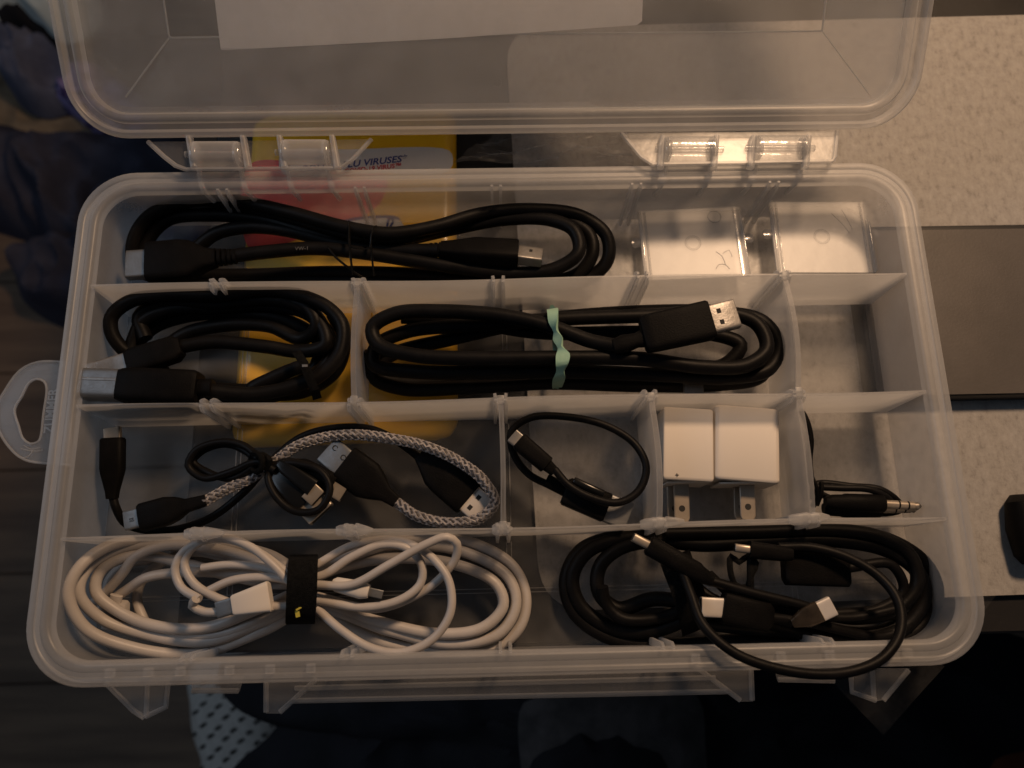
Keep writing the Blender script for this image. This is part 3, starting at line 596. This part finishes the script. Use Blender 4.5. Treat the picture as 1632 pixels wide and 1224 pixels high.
# 5 braided cable
t = cable("braided_cable", "grey and white braided cable curving through the third row", [[
    (325, 800, 3.0), (362, 780, 3.0), (400, 762, 3.1), (440, 735, 3.2), (470, 713, 3.3), (510, 699, 3.3), (560, 693, 3.4), (620, 699, 3.4), (680, 712, 3.4), (735, 738, 3.4), (772, 768, 3.4), (788, 800, 3.3), (766, 825, 3.2), (715, 833, 3.1), (665, 822, 3.0), (632, 800, 2.9)]], .17, BRD)
pth = crom(pp([(325, 800, 3.0), (362, 780, 3.0), (400, 762, 3.1), (440, 735, 3.2), (470, 713, 3.3), (510, 699, 3.3), (560, 693, 3.4), (620, 699, 3.4), (680, 712, 3.4), (735, 738, 3.4), (772, 768, 3.4), (788, 800, 3.3), (766, 825, 3.2), (715, 833, 3.1), (665, 822, 3.0), (632, 800, 2.9)]), .045)
tt, AA, BB = frames(pth); sl = np.r_[0, np.cumsum(np.linalg.norm(np.diff(pth, axis=0), axis=1))]
for sg, mt in ((1, BRL), (-1, BRL), (1, BRD)):
    g = G(); K = 5
    for k in range(K):
        ph = 2 * math.pi * (k + (.5 if mt is BRD else 0)) / K
        an = sg * sl * 2 * math.pi / 1.45 + ph; rad = .165 + .028 * np.sin(sl * 2 * math.pi / 1.45 * K * 1.0 + (0 if sg > 0 else math.pi)) - (.012 if mt is BRD else 0)
        q = pth + (AA * np.cos(an)[:, None] + BB * np.sin(an)[:, None]) * rad[:, None]
        g.tube(q[::2], .056 if mt is BRL else .060, 5, smooth=False)
    part("braid", g, mt, t)
plug(t, (330, 797, 3.0), (224, 826, 3.0), 0, 0, BLKM, [(0, .45, .42), (.3, .55, .45), (.45, .95, .6), (.6, 1.15, .7), (.97, 1.15, .7), (1, 1.05, .6)], 4)
sh_ = shell(t, (228, 824, 3.0), (199, 831, 3.0), .75, .28, STEELD)
textmesh("printed_mark", "SS", .2, DARK, t, P(206, 832, 3.16), P(226, 827, 3) - P(206, 832, 3), (0, 1, 0), .004)
plug(t, (632, 800, 2.9), (548, 738, 3.1), 0, 0, BLKM, [(0, .5, .45), (.2, .65, .55), (.4, 1.25, .7), (.55, 1.6, .8), (.97, 1.6, .8), (1, 1.5, .74)], 5)
s_ = shell(t, (552, 742, 3.1), (522, 716, 3.1), 1.2, .45, STEELD)
for (x, y) in ((534, 714), (547, 729)): part("embossed_ring", G().tube([P(x, y, 3.34) + np.array((.1 * math.cos(a), .1 * math.sin(a), 0)) for a in np.linspace(0, 5, 10)], .016, 5), DARK, s_)
# 6 small cable with bow
t = cable("charging_cable", "thin black cable tied in a bow with small bronze plugs in the third row", [[
    (438, 750, 3.6), (412, 736, 3.6), (368, 752, 3.2), (325, 762, 3.0), (300, 742, 3.0), (312, 718, 3.1), (355, 704, 3.2), (392, 712, 3.3), (410, 734, 3.5), (372, 762, 3.0), (330, 752, 2.7), (308, 735, 2.7), (325, 717, 2.8), (362, 708, 2.9), (396, 722, 3.1), (414, 740, 3.3),
    (470, 738, 3.7), (512, 752, 3.8), (526, 780, 3.8), (508, 812, 3.7), (468, 814, 3.6), (436, 786, 3.6), (428, 754, 3.5), (452, 736, 3.6), (492, 744, 3.4), (520, 768, 3.2)]], .15, BLK)
plug(t, (438, 748, 3.2), (492, 800, 3.2), 0, 0, BLKG, [(0, .5, .45), (.15, 1.2, .7), (.97, 1.4, .75), (1, 1.3, .7)], 5)
shell(t, (490, 795, 3.2), (513, 820, 3.2), 1.2, .45, GOLD)
plug(t, (445, 738, 3.6), (500, 778, 3.5), 0, 0, BLKG, [(0, .35, .3), (.2, .6, .45), (1, .75, .5)], 4)
s_ = shell(t, (492, 781, 3.55), (507, 795, 3.55), .75, .22, GOLD)
plug(t, (470, 738, 3.2), (532, 774, 3.2), 0, 0, BLKM, [(0, .4, .3), (.2, .8, .5), (1, .95, .55)], 4)
shell(t, (530, 773, 3.2), (550, 785, 3.2), .85, .28, GOLD)
tw = thing("velcro_tie", "small dark knot tying the thin cable bow in the third row", "cable tie", P(410, 735, FZ))
part("knot", G().tube(pp([(405, 722, 3.6), (416, 728, 3.95), (418, 742, 3.9), (410, 752, 3.6), (398, 740, 3.3), (403, 726, 3.3)]), .13, 8, closed=True).tube(pp([(418, 724, 3.5), (430, 734, 3.85), (424, 748, 3.6)]), .12, 8), VELC, tw)
# 7 row 3 column 4
t = cable("usb_cable", "short thin black cable forming one open ring in the middle of the third row", [[
    (884, 748, 3.4), (905, 772, 3.4), (940, 792, 3.5), (985, 801, 3.6), (1018, 782, 3.6), (1030, 745, 3.6), (1012, 708, 3.5), (965, 678, 3.4), (900, 664, 3.3), (845, 666, 3.2), (815, 688, 3.1), (818, 722, 2.9), (842, 755, 2.8), (880, 775, 2.8), (905, 785, 2.8)]], .16, BLK)
plug(t, (884, 752, 3.3), (826, 702, 3.5), 0, 0, BLKM, [(0, .4, .38), (.2, .5, .45), (.22, .72, .55), (.95, .76, .6), (1, .66, .5)], 4)
shell(t, (828, 704, 3.5), (816, 694, 3.5), .6, .2, STEEL)
plug(t, (870, 765, 2.8), (905, 783, 2.8), .55, .5, BLKM, e=3, name="strain_relief")
plug(t, (900, 782, 2.8), (968, 810, 2.8), 0, 0, BLKM, [(0, 1.0, .6), (.05, 1.15, .7), (.97, 1.2, .74), (1, 1.1, .68)], 6)
plug(t, (914, 766, 3.2), (962, 788, 3.2), .34, .34, BLKG, e=2.5, name="ferrite_sleeve")
shell(t, (964, 808, 2.8), (1002, 824, 2.8), 1.15, .42, STEELD, holes=())
# 8 chargers
def charger(x0, x1, yt, yb, zt, depth, label, rnd, blades):
    a = P((x0 + x1) / 2, yt, zt); b = P((x0 + x1) / 2, yb, zt); w_ = P(x1, (yt + yb) / 2, zt)[0] - P(x0, (yt + yb) / 2, zt)[0]
    t = thing("wall_charger", label, "charger", ((a[0] + b[0]) / 2, (a[1] + b[1]) / 2, FZ), "white wall chargers in the third row")
    h_ = zt - FZ - .02; up = (0, 0, 1); dz = np.array([0, 0, -h_ / 2])
    part("housing", G().body(a + dz, b + dz, [(0, w_ * .94, h_ * .94), (.03, w_, h_), (.96, w_, h_), (.985, w_ * .985, h_ * .985), (1, w_ * .95, h_ * .95)], rnd, 64), WHTM, t)
    part("prong_base", G().box((b[0] + .0, b[1] - .03, FZ + h_ / 2), (w_ * .78, .08, h_ * .7), bev=.03), WHTM, t)
    for (px, py0, py1, z) in blades:
        A = P(px, py0, z); B = P(px + 2, py1, z)
        pr = part("prong", G().body(A, B, [(0, .64, .15), (.9, .64, .15), (1, .5, .10)], 8, 20), GOLD, t)
        hc = A + (B - A) * .68 + np.array([0, 0, .078]); part("painted_prong_hole", G().body(hc, hc + np.array([0, 0, .006]), [(0, .26, .26), (1, .26, .26)], 2, 16, up=(0, 1, 0)), DARK, pr, smooth=False)  # the hole is a black disc, its shade put into the colour
    return t
t = charger(1057, 1138, 650, 765, 3.3, 2.8, "narrower of the two white wall chargers, left one with a tiny cross mark", 26, [(1085, 766, 832, 2.4), (1074, 766, 832, 1.9)])
part("printed_cross", G().box(P(1079, 757, 3.315), (.14, .03, .012)).box(P(1079, 757, 3.315), (.03, .14, .012)), DARK, t, smooth=False)
charger(1139, 1245, 648, 766, 3.3, 2.8, "wider of the two white wall chargers, right one with rounded edges", 10, [(1190, 766, 828, 2.4), (1180, 766, 828, 1.8)])
# 9 audio cable
t = cable("audio_cable", "black audio cable with two small headphone jacks at the right end of the third row", [[
    (1296, 795, 2.6), (1300, 772, 2.4), (1360, 775, 2.6), (1400, 779, 2.8), (1428, 796, 2.6), (1436, 812, 2.2), (1400, 818, 1.8), (1340, 800, 1.6), (1300, 780, 1.6), (1290, 740, 1.6), (1292, 700, 1.6), (1285, 670, 1.6), (1274, 650, 1.5)],
    [(1300, 776, 2.9), (1340, 778, 3.0), (1385, 780, 3.1), (1412, 792, 3.0), (1425, 806, 2.6)]], .14, BLK)
for (a, b, z) in (((1315, 800), (1408, 803), 3.0), ((1312, 810), (1402, 811), 2.6)):
    plug(t, (*a, z), (*b, z), 0, 0, BLKM, [(0, .4, .4), (.12, .62, .62), (.3, .66, .66), (.34, .74, .74), (.96, .76, .76), (1, .66, .66)], 2.3)
    A = P(b[0] - 1, b[1], z); X = (P(b[0] + 60, b[1] + (4 if z > 2.8 else 0), z) - A)
    jk = part("jack_pin", G().body(A, A + X, [(0, .5, .5), (.04, .5, .5), (.05, .35, .35), (.80, .35, .35), (.82, .26, .26), (.9, .34, .34), (1, .1, .1)], 2, 20), GOLD, t)
    for s in (.38, .62): part("insulator_ring", G().body(A + X * s, A + X * (s + .045), [(0, .358, .358), (1, .358, .358)], 2, 20), BLKG, jk)
zt_ = thing("cable_tie", "black cable tie with pointed ends beside the headphone jacks", "cable tie", P(1300, 785, FZ))
part("tie_strap", G().tube(pp([(1294, 756, 3.4), (1300, 770, 3.5), (1304, 790, 3.3), (1296, 806, 2.8)]), .10, 6, rfun=lambda s: .4 + .8 * s).tube(pp([(1309, 768, 3.4), (1309, 785, 3.4), (1302, 805, 3.1)]), .10, 6), BLKM, zt_)

# 10 white thick cable
def lobes(spec):
    out = []
    for s in spec: out += s
    return out
wl_ = [(465, 948, 3.1), (400, 975, 2.7), (330, 1000, 2.4), (250, 998, 2.3), (190, 975, 2.5), (152, 940, 2.8), (165, 905, 2.8), (220, 885, 2.5), (300, 900, 2.4), (380, 920, 2.7), (465, 930, 3.0),
       (540, 905, 2.6), (620, 890, 2.4), (720, 898, 2.4), (790, 930, 2.4), (802, 965, 2.4), (770, 1000, 2.4), (700, 1010, 2.4), (600, 990, 2.5), (500, 960, 2.8),
       (420, 990, 2.4), (330, 1022, 2.1), (230, 1010, 2.1), (160, 985, 2.6), (126, 945, 3.2), (140, 905, 3.1), (200, 872, 2.6), (300, 872, 2.2), (400, 895, 2.6), (475, 925, 3.0),
       (560, 880, 2.5), (650, 868, 2.2), (740, 880, 2.2), (810, 920, 2.2), (822, 965, 2.2), (795, 1010, 2.2), (720, 1026, 2.1), (620, 1005, 2.3), (500, 968, 2.7),
       (420, 1005, 2.2), (310, 1042, 1.8), (210, 1032, 2.5), (135, 1000, 3.3), (109, 945, 3.8), (130, 900, 3.7), (185, 866, 3.0), (270, 862, 2.0), (370, 870, 2.4), (430, 885, 2.8), (480, 908, 3.1),
       (560, 885, 2.8), (640, 862, 2.4), (740, 862, 2.0), (815, 900, 1.9), (838, 950, 1.9), (828, 1000, 1.9), (785, 1034, 1.8), (700, 1040, 1.8), (600, 1020, 2.0), (520, 980, 2.4)]
t = cable("white_usb_cable", "thick white cable coiled in three wide loops in the bottom row left", [wl_], .225, WHT)
cordpart(t, [(465, 958, 2.8), (420, 985, 2.5), (340, 1012, 2.2), (260, 1005, 2.0), (205, 985, 1.9), (178, 960, 1.7), (172, 930, 1.5), (200, 900, 1.5), (260, 890, 1.6)], .2, WHT)
cordpart(t, [(150, 985, 1.8), (172, 962, 1.8), (205, 938, 2.2), (235, 920, 2.6), (300, 912, 2.7), (370, 914, 2.8), (460, 920, 3.0)], .2, WHT)
cordpart(t, [(240, 1005, 1.6), (228, 985, 1.5), (218, 955, 1.5), (224, 930, 1.5), (245, 905, 1.6), (300, 880, 1.8), (360, 888, 2.0), (440, 915, 2.5)], .2, WHT)
cordpart(t, [(150, 960, 2.0), (172, 940, 2.2), (196, 913, 2.6), (215, 888, 2.8), (262, 870, 2.9), (330, 872, 3.0), (400, 890, 3.0), (462, 920, 3.1)], .2, WHT)
plug(t, (184, 1000, 1.7), (182, 960, 2.2), 0, 0, WHT, [(0, .8, .5), (.05, .95, .6), (.9, 1.1, .6), (1, 1.0, .5)], 5)
plug(t, (183, 961, 2.2), (186, 948, 2.3), .5, .3, WHT, e=2.5, name="strain_relief")
# 11 white thin cable
t = cable("white_charging_cable", "thinner white cable lying on top of the thick white coil in the bottom row left", [[
    (460, 966, 3.8), (420, 968, 3.9), (360, 974, 3.9), (325, 975, 3.8), (306, 965, 3.9), (312, 955, 4.1)],
    [(318, 955, 3.9), (288, 935, 3.6), (279, 905, 3.6), (292, 880, 3.7), (330, 860, 3.9), (375, 862, 4.0), (420, 885, 3.9), (465, 915, 3.9), (510, 918, 3.9), (560, 888, 3.9), (610, 868, 3.9), (650, 874, 3.9), (672, 900, 3.8), (670, 930, 3.7), (640, 955, 3.7), (580, 968, 3.7), (505, 957, 3.7),
     (460, 962, 3.4), (400, 968, 3.5), (340, 950, 3.6), (305, 925, 3.6), (294, 895, 3.6), (312, 868, 3.8), (355, 856, 4.1), (400, 872, 4.1), (435, 900, 4.1), (470, 932, 4.0), (505, 932, 4.1), (560, 932, 4.2), (620, 900, 4.4), (680, 867, 4.5), (712, 856, 4.5), (728, 866, 4.3), (726, 890, 4.0), (705, 918, 3.7), (670, 945, 3.4), (600, 970, 3.3), (505, 950, 3.4)],
    [(505, 970, 3.6), (545, 1005, 3.8), (590, 1032, 3.9), (640, 1040, 4.0), (690, 1018, 4.1), (718, 975, 4.2), (715, 925, 4.2), (690, 890, 4.1), (660, 870, 3.9), (620, 860, 3.7), (560, 870, 3.6), (505, 900, 3.7)],
    [(325, 945, 3.5), (370, 925, 3.6), (430, 920, 3.7), (462, 925, 3.8)], [(322, 905, 3.3), (370, 900, 3.4), (420, 905, 3.5), (460, 918, 3.6)]], .165, WHT)
plug(t, (432, 950, 4.0), (372, 965, 4.0), 0, 0, WHTM, [(0, 1.05, .5), (.04, 1.15, .58), (.95, .78, .5), (1, .7, .45)], 6)
shell(t, (374, 964, 4.0), (346, 973, 4.0), .62, .3, STEELD)
plug(t, (530, 930, 3.9), (588, 943, 3.9), 0, 0, WHTM, [(0, .35, .35), (.1, .55, .5), (.8, .68, .55), (1, .5, .4)], 2.6)
shell(t, (588, 943, 3.9), (610, 948, 3.9), .32, .12, STEELD)
vt = thing("velcro_strap", "wide black hook-and-loop strap with a yellow mark round the white cables", "cable strap", P(482, 940, FZ))
Ls = []
for (x, y, z_) in ((484, 888, 2.2), (484, 892, 3.6), (483, 902, 4.25), (482, 925, 4.55), (481, 950, 4.5), (480, 972, 4.25), (479, 986, 3.8), (479, 991, 2.6), (480, 985, 1.5), (482, 940, 1.25), (484, 900, 1.4)):
    c_ = P(x, y, z_); h_ = .56
    Ls.append((c_ + np.array([-h_, 0, 0]), c_ + np.array([h_, 0, 0])))
Ls = np.array(Ls); cen = Ls.mean((0, 1)); a_ = crom(Ls[:, 0], .15, True); b_ = crom(Ls[:, 1], .15, True); m_ = min(len(a_), len(b_)); a_ = a_[np.linspace(0, len(a_) - 1, m_).astype(int)]; b_ = b_[np.linspace(0, len(b_) - 1, m_).astype(int)]
def outw(q): d = q - cen; d[0] = 0; return q + d / np.linalg.norm(d) * .09
part("strap", G().loops([[a_[i], b_[i], outw(b_[i].copy()), outw(a_[i].copy())] for i in range(m_)], ring=True), VELC, vt)
part("yellow_mark", G().box(P(474, 977, 4.33), (.16, .3, .02), rz=.2, M3=None).box(P(476, 970, 4.42), (.22, .07, .02), rz=.5), solid("yellow_print", (.5, .42, .05), rough=.6), vt, smooth=False)

# 12 black cables, bottom right
bl = [(1100, 960, 2.6), (1040, 955, 2.2), (985, 970, 2.0), (955, 945, 2.0), (955, 905, 2.1), (985, 875, 2.3), (1040, 862, 2.6), (1120, 868, 2.8), (1230, 862, 2.8), (1340, 862, 2.8), (1420, 880, 2.7), (1465, 915, 2.6), (1472, 955, 2.5), (1440, 1000, 2.4), (1370, 1020, 2.4), (1280, 1008, 2.5), (1200, 985, 2.6), (1130, 975, 2.6),
      (1040, 1005, 2.1), (975, 1000, 1.8), (925, 965, 1.8), (912, 920, 1.9), (935, 880, 2.1), (990, 858, 2.3), (1080, 856, 2.5), (1200, 850, 2.6), (1330, 848, 2.6), (1420, 862, 2.5), (1475, 900, 2.4), (1492, 945, 2.3), (1470, 995, 2.2), (1400, 1026, 2.1), (1300, 1025, 2.1), (1180, 1022, 2.0), (1060, 1028, 1.8), (970, 1015, 1.6), (915, 975, 1.6), (902, 925, 1.7), (925, 878, 1.9), (985, 855, 2.2), (1060, 848, 2.5)]
t = cable("black_usb_cable", "thick black cable coiled in wide loops in the bottom row right", [bl], .30, BLK)
cordpart(t, [(1060, 850, 3.0), (1200, 848, 3.0), (1330, 845, 3.0), (1400, 855, 3.0), (1450, 885, 2.9), (1462, 930, 2.8), (1430, 970, 2.7), (1370, 985, 2.6), (1300, 975, 2.7)], .28)
cordpart(t, [(960, 935, 2.6), (965, 960, 2.4), (990, 985, 2.4), (1050, 985, 2.5), (1100, 968, 2.7)], .24)
cordpart(t, [(1100, 990, 2.4), (1200, 1002, 2.4), (1300, 1006, 2.3), (1400, 1008, 2.2), (1450, 985, 2.3)], .28)
plug(t, (1230, 985, 3.6), (1150, 968, 3.7), 0, 0, BLKM, [(0, .7, .5), (.1, 1.15, .66), (.97, 1.2, .7), (1, 1.1, .62)], 5)
shell(t, (1152, 969, 3.75), (1117, 967, 3.85), .74, .3, SHINY, e=6)
cordpart(t, [(1228, 984, 3.5), (1280, 990, 3.3), (1340, 1004, 3.0), (1400, 1015, 2.6), (1450, 1000, 2.4)], .2)
t = cable("sleeved_cable", "thin black sleeved cable looping out over the front rim at bottom right", [[
    (1035, 868, 4.2), (1080, 900, 4.2), (1100, 945, 4.4), (1120, 995, 4.9), (1170, 1040, 5.25), (1250, 1068, 5.35), (1340, 1073, 5.3), (1405, 1050, 5.2), (1435, 1005, 4.9), (1430, 955, 4.5), (1400, 918, 4.1), (1350, 888, 3.8), (1290, 872, 3.6), (1240, 872, 3.6)],
    [(1130, 925, 4.0), (1200, 945, 3.9), (1290, 968, 3.7), (1330, 985, 3.5)], [(1130, 915, 3.4), (1170, 950, 3.3), (1250, 970, 3.2), (1350, 985, 3.0), (1430, 970, 2.9)]], .19, BLK)
plug(t, (1135, 926, 4.2), (1033, 868, 4.3), 0, 0, BLKM, [(0, .45, .42), (.2, .66, .55), (.25, .78, .6), (.97, .78, .6), (1, .66, .5)], 3)
shell(t, (1036, 870, 4.3), (1009, 856, 4.4), .34, .28, GOLD, e=3)
plug(t, (1262, 884, 3.9), (1194, 876, 4.0), 0, 0, BLKM, [(0, .45, .4), (.2, .6, .5), (1, .68, .5)], 3)
shell(t, (1196, 876, 4.0), (1171, 873, 4.0), .32, .28, GOLD, e=3)
t = cable("charging_cable", "black cable with a glossy tilted silver plug, right part of the bottom row", [[
    (1262, 992, 3.3), (1200, 975, 3.2), (1130, 950, 3.0), (1080, 900, 2.8), (1040, 872, 2.6)], [(1350, 905, 3.0), (1420, 900, 2.9), (1440, 940, 2.7), (1400, 970, 2.6), (1330, 978, 2.7)]], .2, BLK)
plug(t, (1262, 994, 3.7), (1306, 974, 3.9), 0, 0, solid('bronze_tint_plastic', (.16, .12, .085), (.05, .04, .03), 60, .22, .6), [(0, .3, .3), (.5, .75, .45), (1, .8, .45)], 6)
shell(t, (1306, 975, 3.9), (1327, 965, 3.95), .74, .34, SHINY, e=7)
plug(t, (1248, 905, 2.9), (1350, 908, 2.9), 0, 0, BLKM, [(0, 1.0, .6), (.05, 1.35, .8), (.97, 1.35, .8), (1, 1.2, .7)], 6)
vt = thing("velcro_tie", "small dark tie with loops between the plugs in the bottom row right", "cable tie", P(1180, 915, FZ))
part("strap", G().tube(pp([(1165, 886, 3.6), (1164, 910, 3.8), (1172, 932, 3.8), (1190, 936, 3.7), (1198, 915, 3.8), (1205, 898, 3.7), (1192, 886, 3.6), (1178, 896, 3.7)]), .12, 7, closed=True).tube(pp([(1196, 890, 3.6), (1196, 920, 3.9), (1197, 955, 3.8)]), .14, 7), VELC, vt)
vt = thing("velcro_strap", "dark wrap holding the crossing black cables left of the silver plug, bottom row right", "cable strap", P(1085, 930, FZ))
part("strap", G().loops([[P(x + dx, y + dy, z) for dx, dy, z in ((-24, 10, z_ - .15), (0, 0, z_), (24, -10, z_ - .15), (20, -8, z_ - .5), (-20, 8, z_ - .5))] for x, y, z_ in ((1075, 885, 3.2), (1082, 905, 3.9), (1092, 930, 4.0), (1100, 955, 3.9), (1108, 985, 3.4), (1112, 1005, 2.4))]), VELC, vt)

# ---------------------------------------------------------------- thin clear things beside the box
def film(name, label, pts, z, amp, mat=FILM, n=14, cat="plastic bag"):
    a, b, c_, d = [P(x, y, z) for x, y in pts]; g = G(); v = []; m = n
    for i in range(n + 1):
        for j in range(m + 1):
            s, t_ = i / n, j / m
            q = a * (1 - s) * (1 - t_) + b * s * (1 - t_) + c_ * s * t_ + d * (1 - s) * t_
            q = q + np.array([0, 0, amp * (math.sin(s * 9 + t_ * 5) * .5 + math.sin(s * 17 - t_ * 11) * .4 + rng.random() * .6)]); v.append(q)
    g.add(v, [(i * (m + 1) + j, (i + 1) * (m + 1) + j, (i + 1) * (m + 1) + j + 1, i * (m + 1) + j + 1) for i in range(n) for j in range(m)])
    return solo(name, g, mat, label, cat, loc=v[0] * np.array([1, 1, 0]) + np.array([0, 0, ZD]), smooth=True)
film("plastic_bag", "crinkled clear plastic bag lying behind the box on the grey mat", [(722, 262), (1010, 262), (1000, 215), (790, 212)], ZD + 1.2, .35)
film("plastic_sleeve", "flat clear plastic strip poking out under the front right corner of the box", [(1300, 1060), (1408, 1172), (1505, 1062), (1420, 1000)], ZD + .25, .03, FILM2, n=6, cat="plastic strip")
film("plastic_sleeve", "small clear plastic corner just right of the box at the mat's front edge", [(1555, 960), (1568, 975), (1590, 945), (1575, 935)], ZD + .7, .03, FILM2, n=4, cat="plastic strip")

# ---------------------------------------------------------------- things on the floor far below
def cloth(name, label, pts, z0, h_, mat, fold=6, cat="clothing", seed=0, up=1):
    r = np.random.default_rng(seed); ph = r.random(6) * 6
    b = crom([P(x, y, z0) for x, y in pts], .8, True); cen = b.mean(0); g = G(); K = 34; Ls = []
    for k in range(K):
        s = 1 - k / K; l = []
        for i, q in enumerate(b):
            d = (q - cen) * s; x, y = cen[0] + d[0], cen[1] + d[1]
            e = (1 - s ** 3) * h_
            nv = mnoise.noise(Vector((x / fold * .55 + seed * 7.3, y / fold * .9, seed))); n2 = mnoise.noise(Vector((x / fold * 1.7 + 3, y / fold * 1.1 - seed, 5.0 + nv)))
            f = ((1 - 2.2 * abs(nv)) * .55 + (1 - 2.4 * abs(n2)) * .25) * h_ * min(1, (1 - s) * 3.5)
            l.append(np.array([x, y, z0 + e + f]))
        Ls.append(l)
    g.loops(Ls, cap0=False)
    return solo(name, g, mat, label, cat, loc=(cen[0], cen[1], z0))
zf = ZF + 1.0
cloth("blanket", "brown blanket patch on the floor at the left edge", [(-60, 60), (60, 70), (150, 150), (230, 240), (120, 290), (-60, 300)], zf, 3, BRNC, 9, "blanket", 1)
cloth("purple_top", "purple patterned cloth peeking out under the dark garment at upper left", [(20, 100), (60, 90), (150, 110), (240, 170), (270, 230), (215, 262), (150, 222), (60, 170)], zf + 1, 6, PURP, 5, "clothing", 2)
cloth("mint_shirt", "pale mint cloth in the top left corner of the pile", [(-60, -60), (120, -60), (160, 40), (110, 70), (60, 45), (15, 50), (-60, 60)], zf + 14, 4, MINTC, 5, "clothing", 3)
cloth("denim_jeans", "dark blue denim garment bunched in the upper left pile", [(12, 78), (60, 60), (130, 80), (150, 120), (130, 168), (80, 190), (36, 172), (16, 125)], zf + 5, 6, DENIM, 4, "clothing", 4)
cloth("black_shirt", "black cloth between the mint cloth and the denim at upper left", [(8, 20), (50, 22), (90, 52), (150, 75), (180, 110), (120, 105), (60, 88), (20, 90)], zf + 9, 5, BLACKC, 4, "clothing", 5)
cloth("navy_trousers", "large dark navy garment spread on the floor left of the box", [(-80, 232), (40, 232), (160, 222), (300, 220), (330, 330), (250, 420), (150, 440), (80, 400), (-80, 330)], zf, 8, NAVYC, 7, "clothing", 6)
cloth("navy_trousers", "end of dark navy garment hanging beside the box's left rim", [(45, 430), (110, 395), (220, 380), (260, 450), (200, 520), (110, 525), (60, 500), (32, 468)], zf, 7, NAVYC, 6, "clothing", 7)
cloth("blue_cloth", "pale blue-grey cloth seen through the box's top left corner", [(150, 300), (330, 290), (340, 420), (320, 470), (180, 480)], zf + 9, 3, solid("blue_grey_cloth", (.10, .11, .15), (.035, .04, .09), 22, .95, lo=.42, hi=.58), 6, "clothing", 8)
# shoe
def bez(pts): return crom(pts, 1.0, True)
sh_t = thing("knit_shoe", "light grey knit sneaker with small holes below the front left of the box", "shoe", P(370, 1160, ZF + 1))
zs = ZF + 1
outl = crom([P(x, y, zs + 3) for x, y in [(306, 1060), (308, 1100), (312, 1150), (328, 1200), (322, 1260), (330, 1380), (430, 1400), (450, 1260), (462, 1180), (455, 1120), (420, 1060), (360, 1040)]], 1.0, True)
cen = outl.mean(0); Ls = []
for s, z in ((.98, zs + .05), (1.02, zs + 1), (1.0, zs + 2.5), (.97, zs + 4), (.88, zs + 6), (.72, zs + 7.6), (.5, zs + 8.6), (.25, zs + 9), (.05, zs + 9.1)):
    Ls.append([np.array([cen[0] + (q[0] - cen[0]) * s, cen[1] + (q[1] - cen[1]) * s, z]) for q in outl])
part("upper", G().loops(Ls), KNIT, sh_t)
from mathutils.bvhtree import BVHTree
gt = G().loops(Ls); bvh = BVHTree.FromPolygons([Vector(q) for q in gt.v], gt.f)
g = G()
for i in range(10):
    for j in range(8):
        q = P(300 + j * 24 + (i % 2) * 12, 1085 + i * 17 + j * 4, 0); dr = Vector(q - CAM).normalized()
        hit = bvh.ray_cast(Vector(CAM), dr)
        if hit[0] is None: continue
        q = np.array(hit[0]) - np.array(dr) * .06
        g.body(q + np.array([-.45, -.2, .0]), q + np.array([.35, .3, .0]), [(0, .1, .1), (.4, .5, .16), (1, .25, .1)], 2.2, 8)
part("painted_knit_hole", g, DARK, sh_t, kind="stuff")  # black lumps on the upper paint the shade inside the holes
# trouser leg and lap
cloth("black_trousers", "black trouser legs of the person below the box, filling the bottom edge", [(350, 1060), (352, 1100), (385, 1135), (425, 1152), (441, 1158), (410, 1190), (372, 1224), (360, 1330), (900, 1400), (1700, 1400), (1750, 1100), (1500, 980), (900, 1000)], -34, 3, BLACKC, 5, "trousers", 9)
cloth("dim_cloth", "dim bluish cloth with dark curved marks below the middle of the front edge", [(835, 1120), (900, 1112), (1000, 1105), (1110, 1108), (1124, 1180), (1110, 1300), (860, 1300), (828, 1200)], -28, 1.0, DIMC, 6, "clothing", 10)
cloth("dark_cloth_print", "black jagged shape on the dim bluish cloth at the bottom edge", [(850, 1210), (900, 1185), (925, 1168), (950, 1182), (985, 1172), (1010, 1190), (1050, 1200), (1075, 1300), (840, 1300)], -26.4, .8, BLACKC, 5, "clothing", 11)  # black piece laid on top for the dark print of the dim cloth
cloth("rust_cloth", "reddish brown glow of cloth in the bottom right corner", [(1585, 1212), (1620, 1200), (1680, 1195), (1690, 1280), (1570, 1270)], -28, 1, RUST, 5, "clothing", 12)
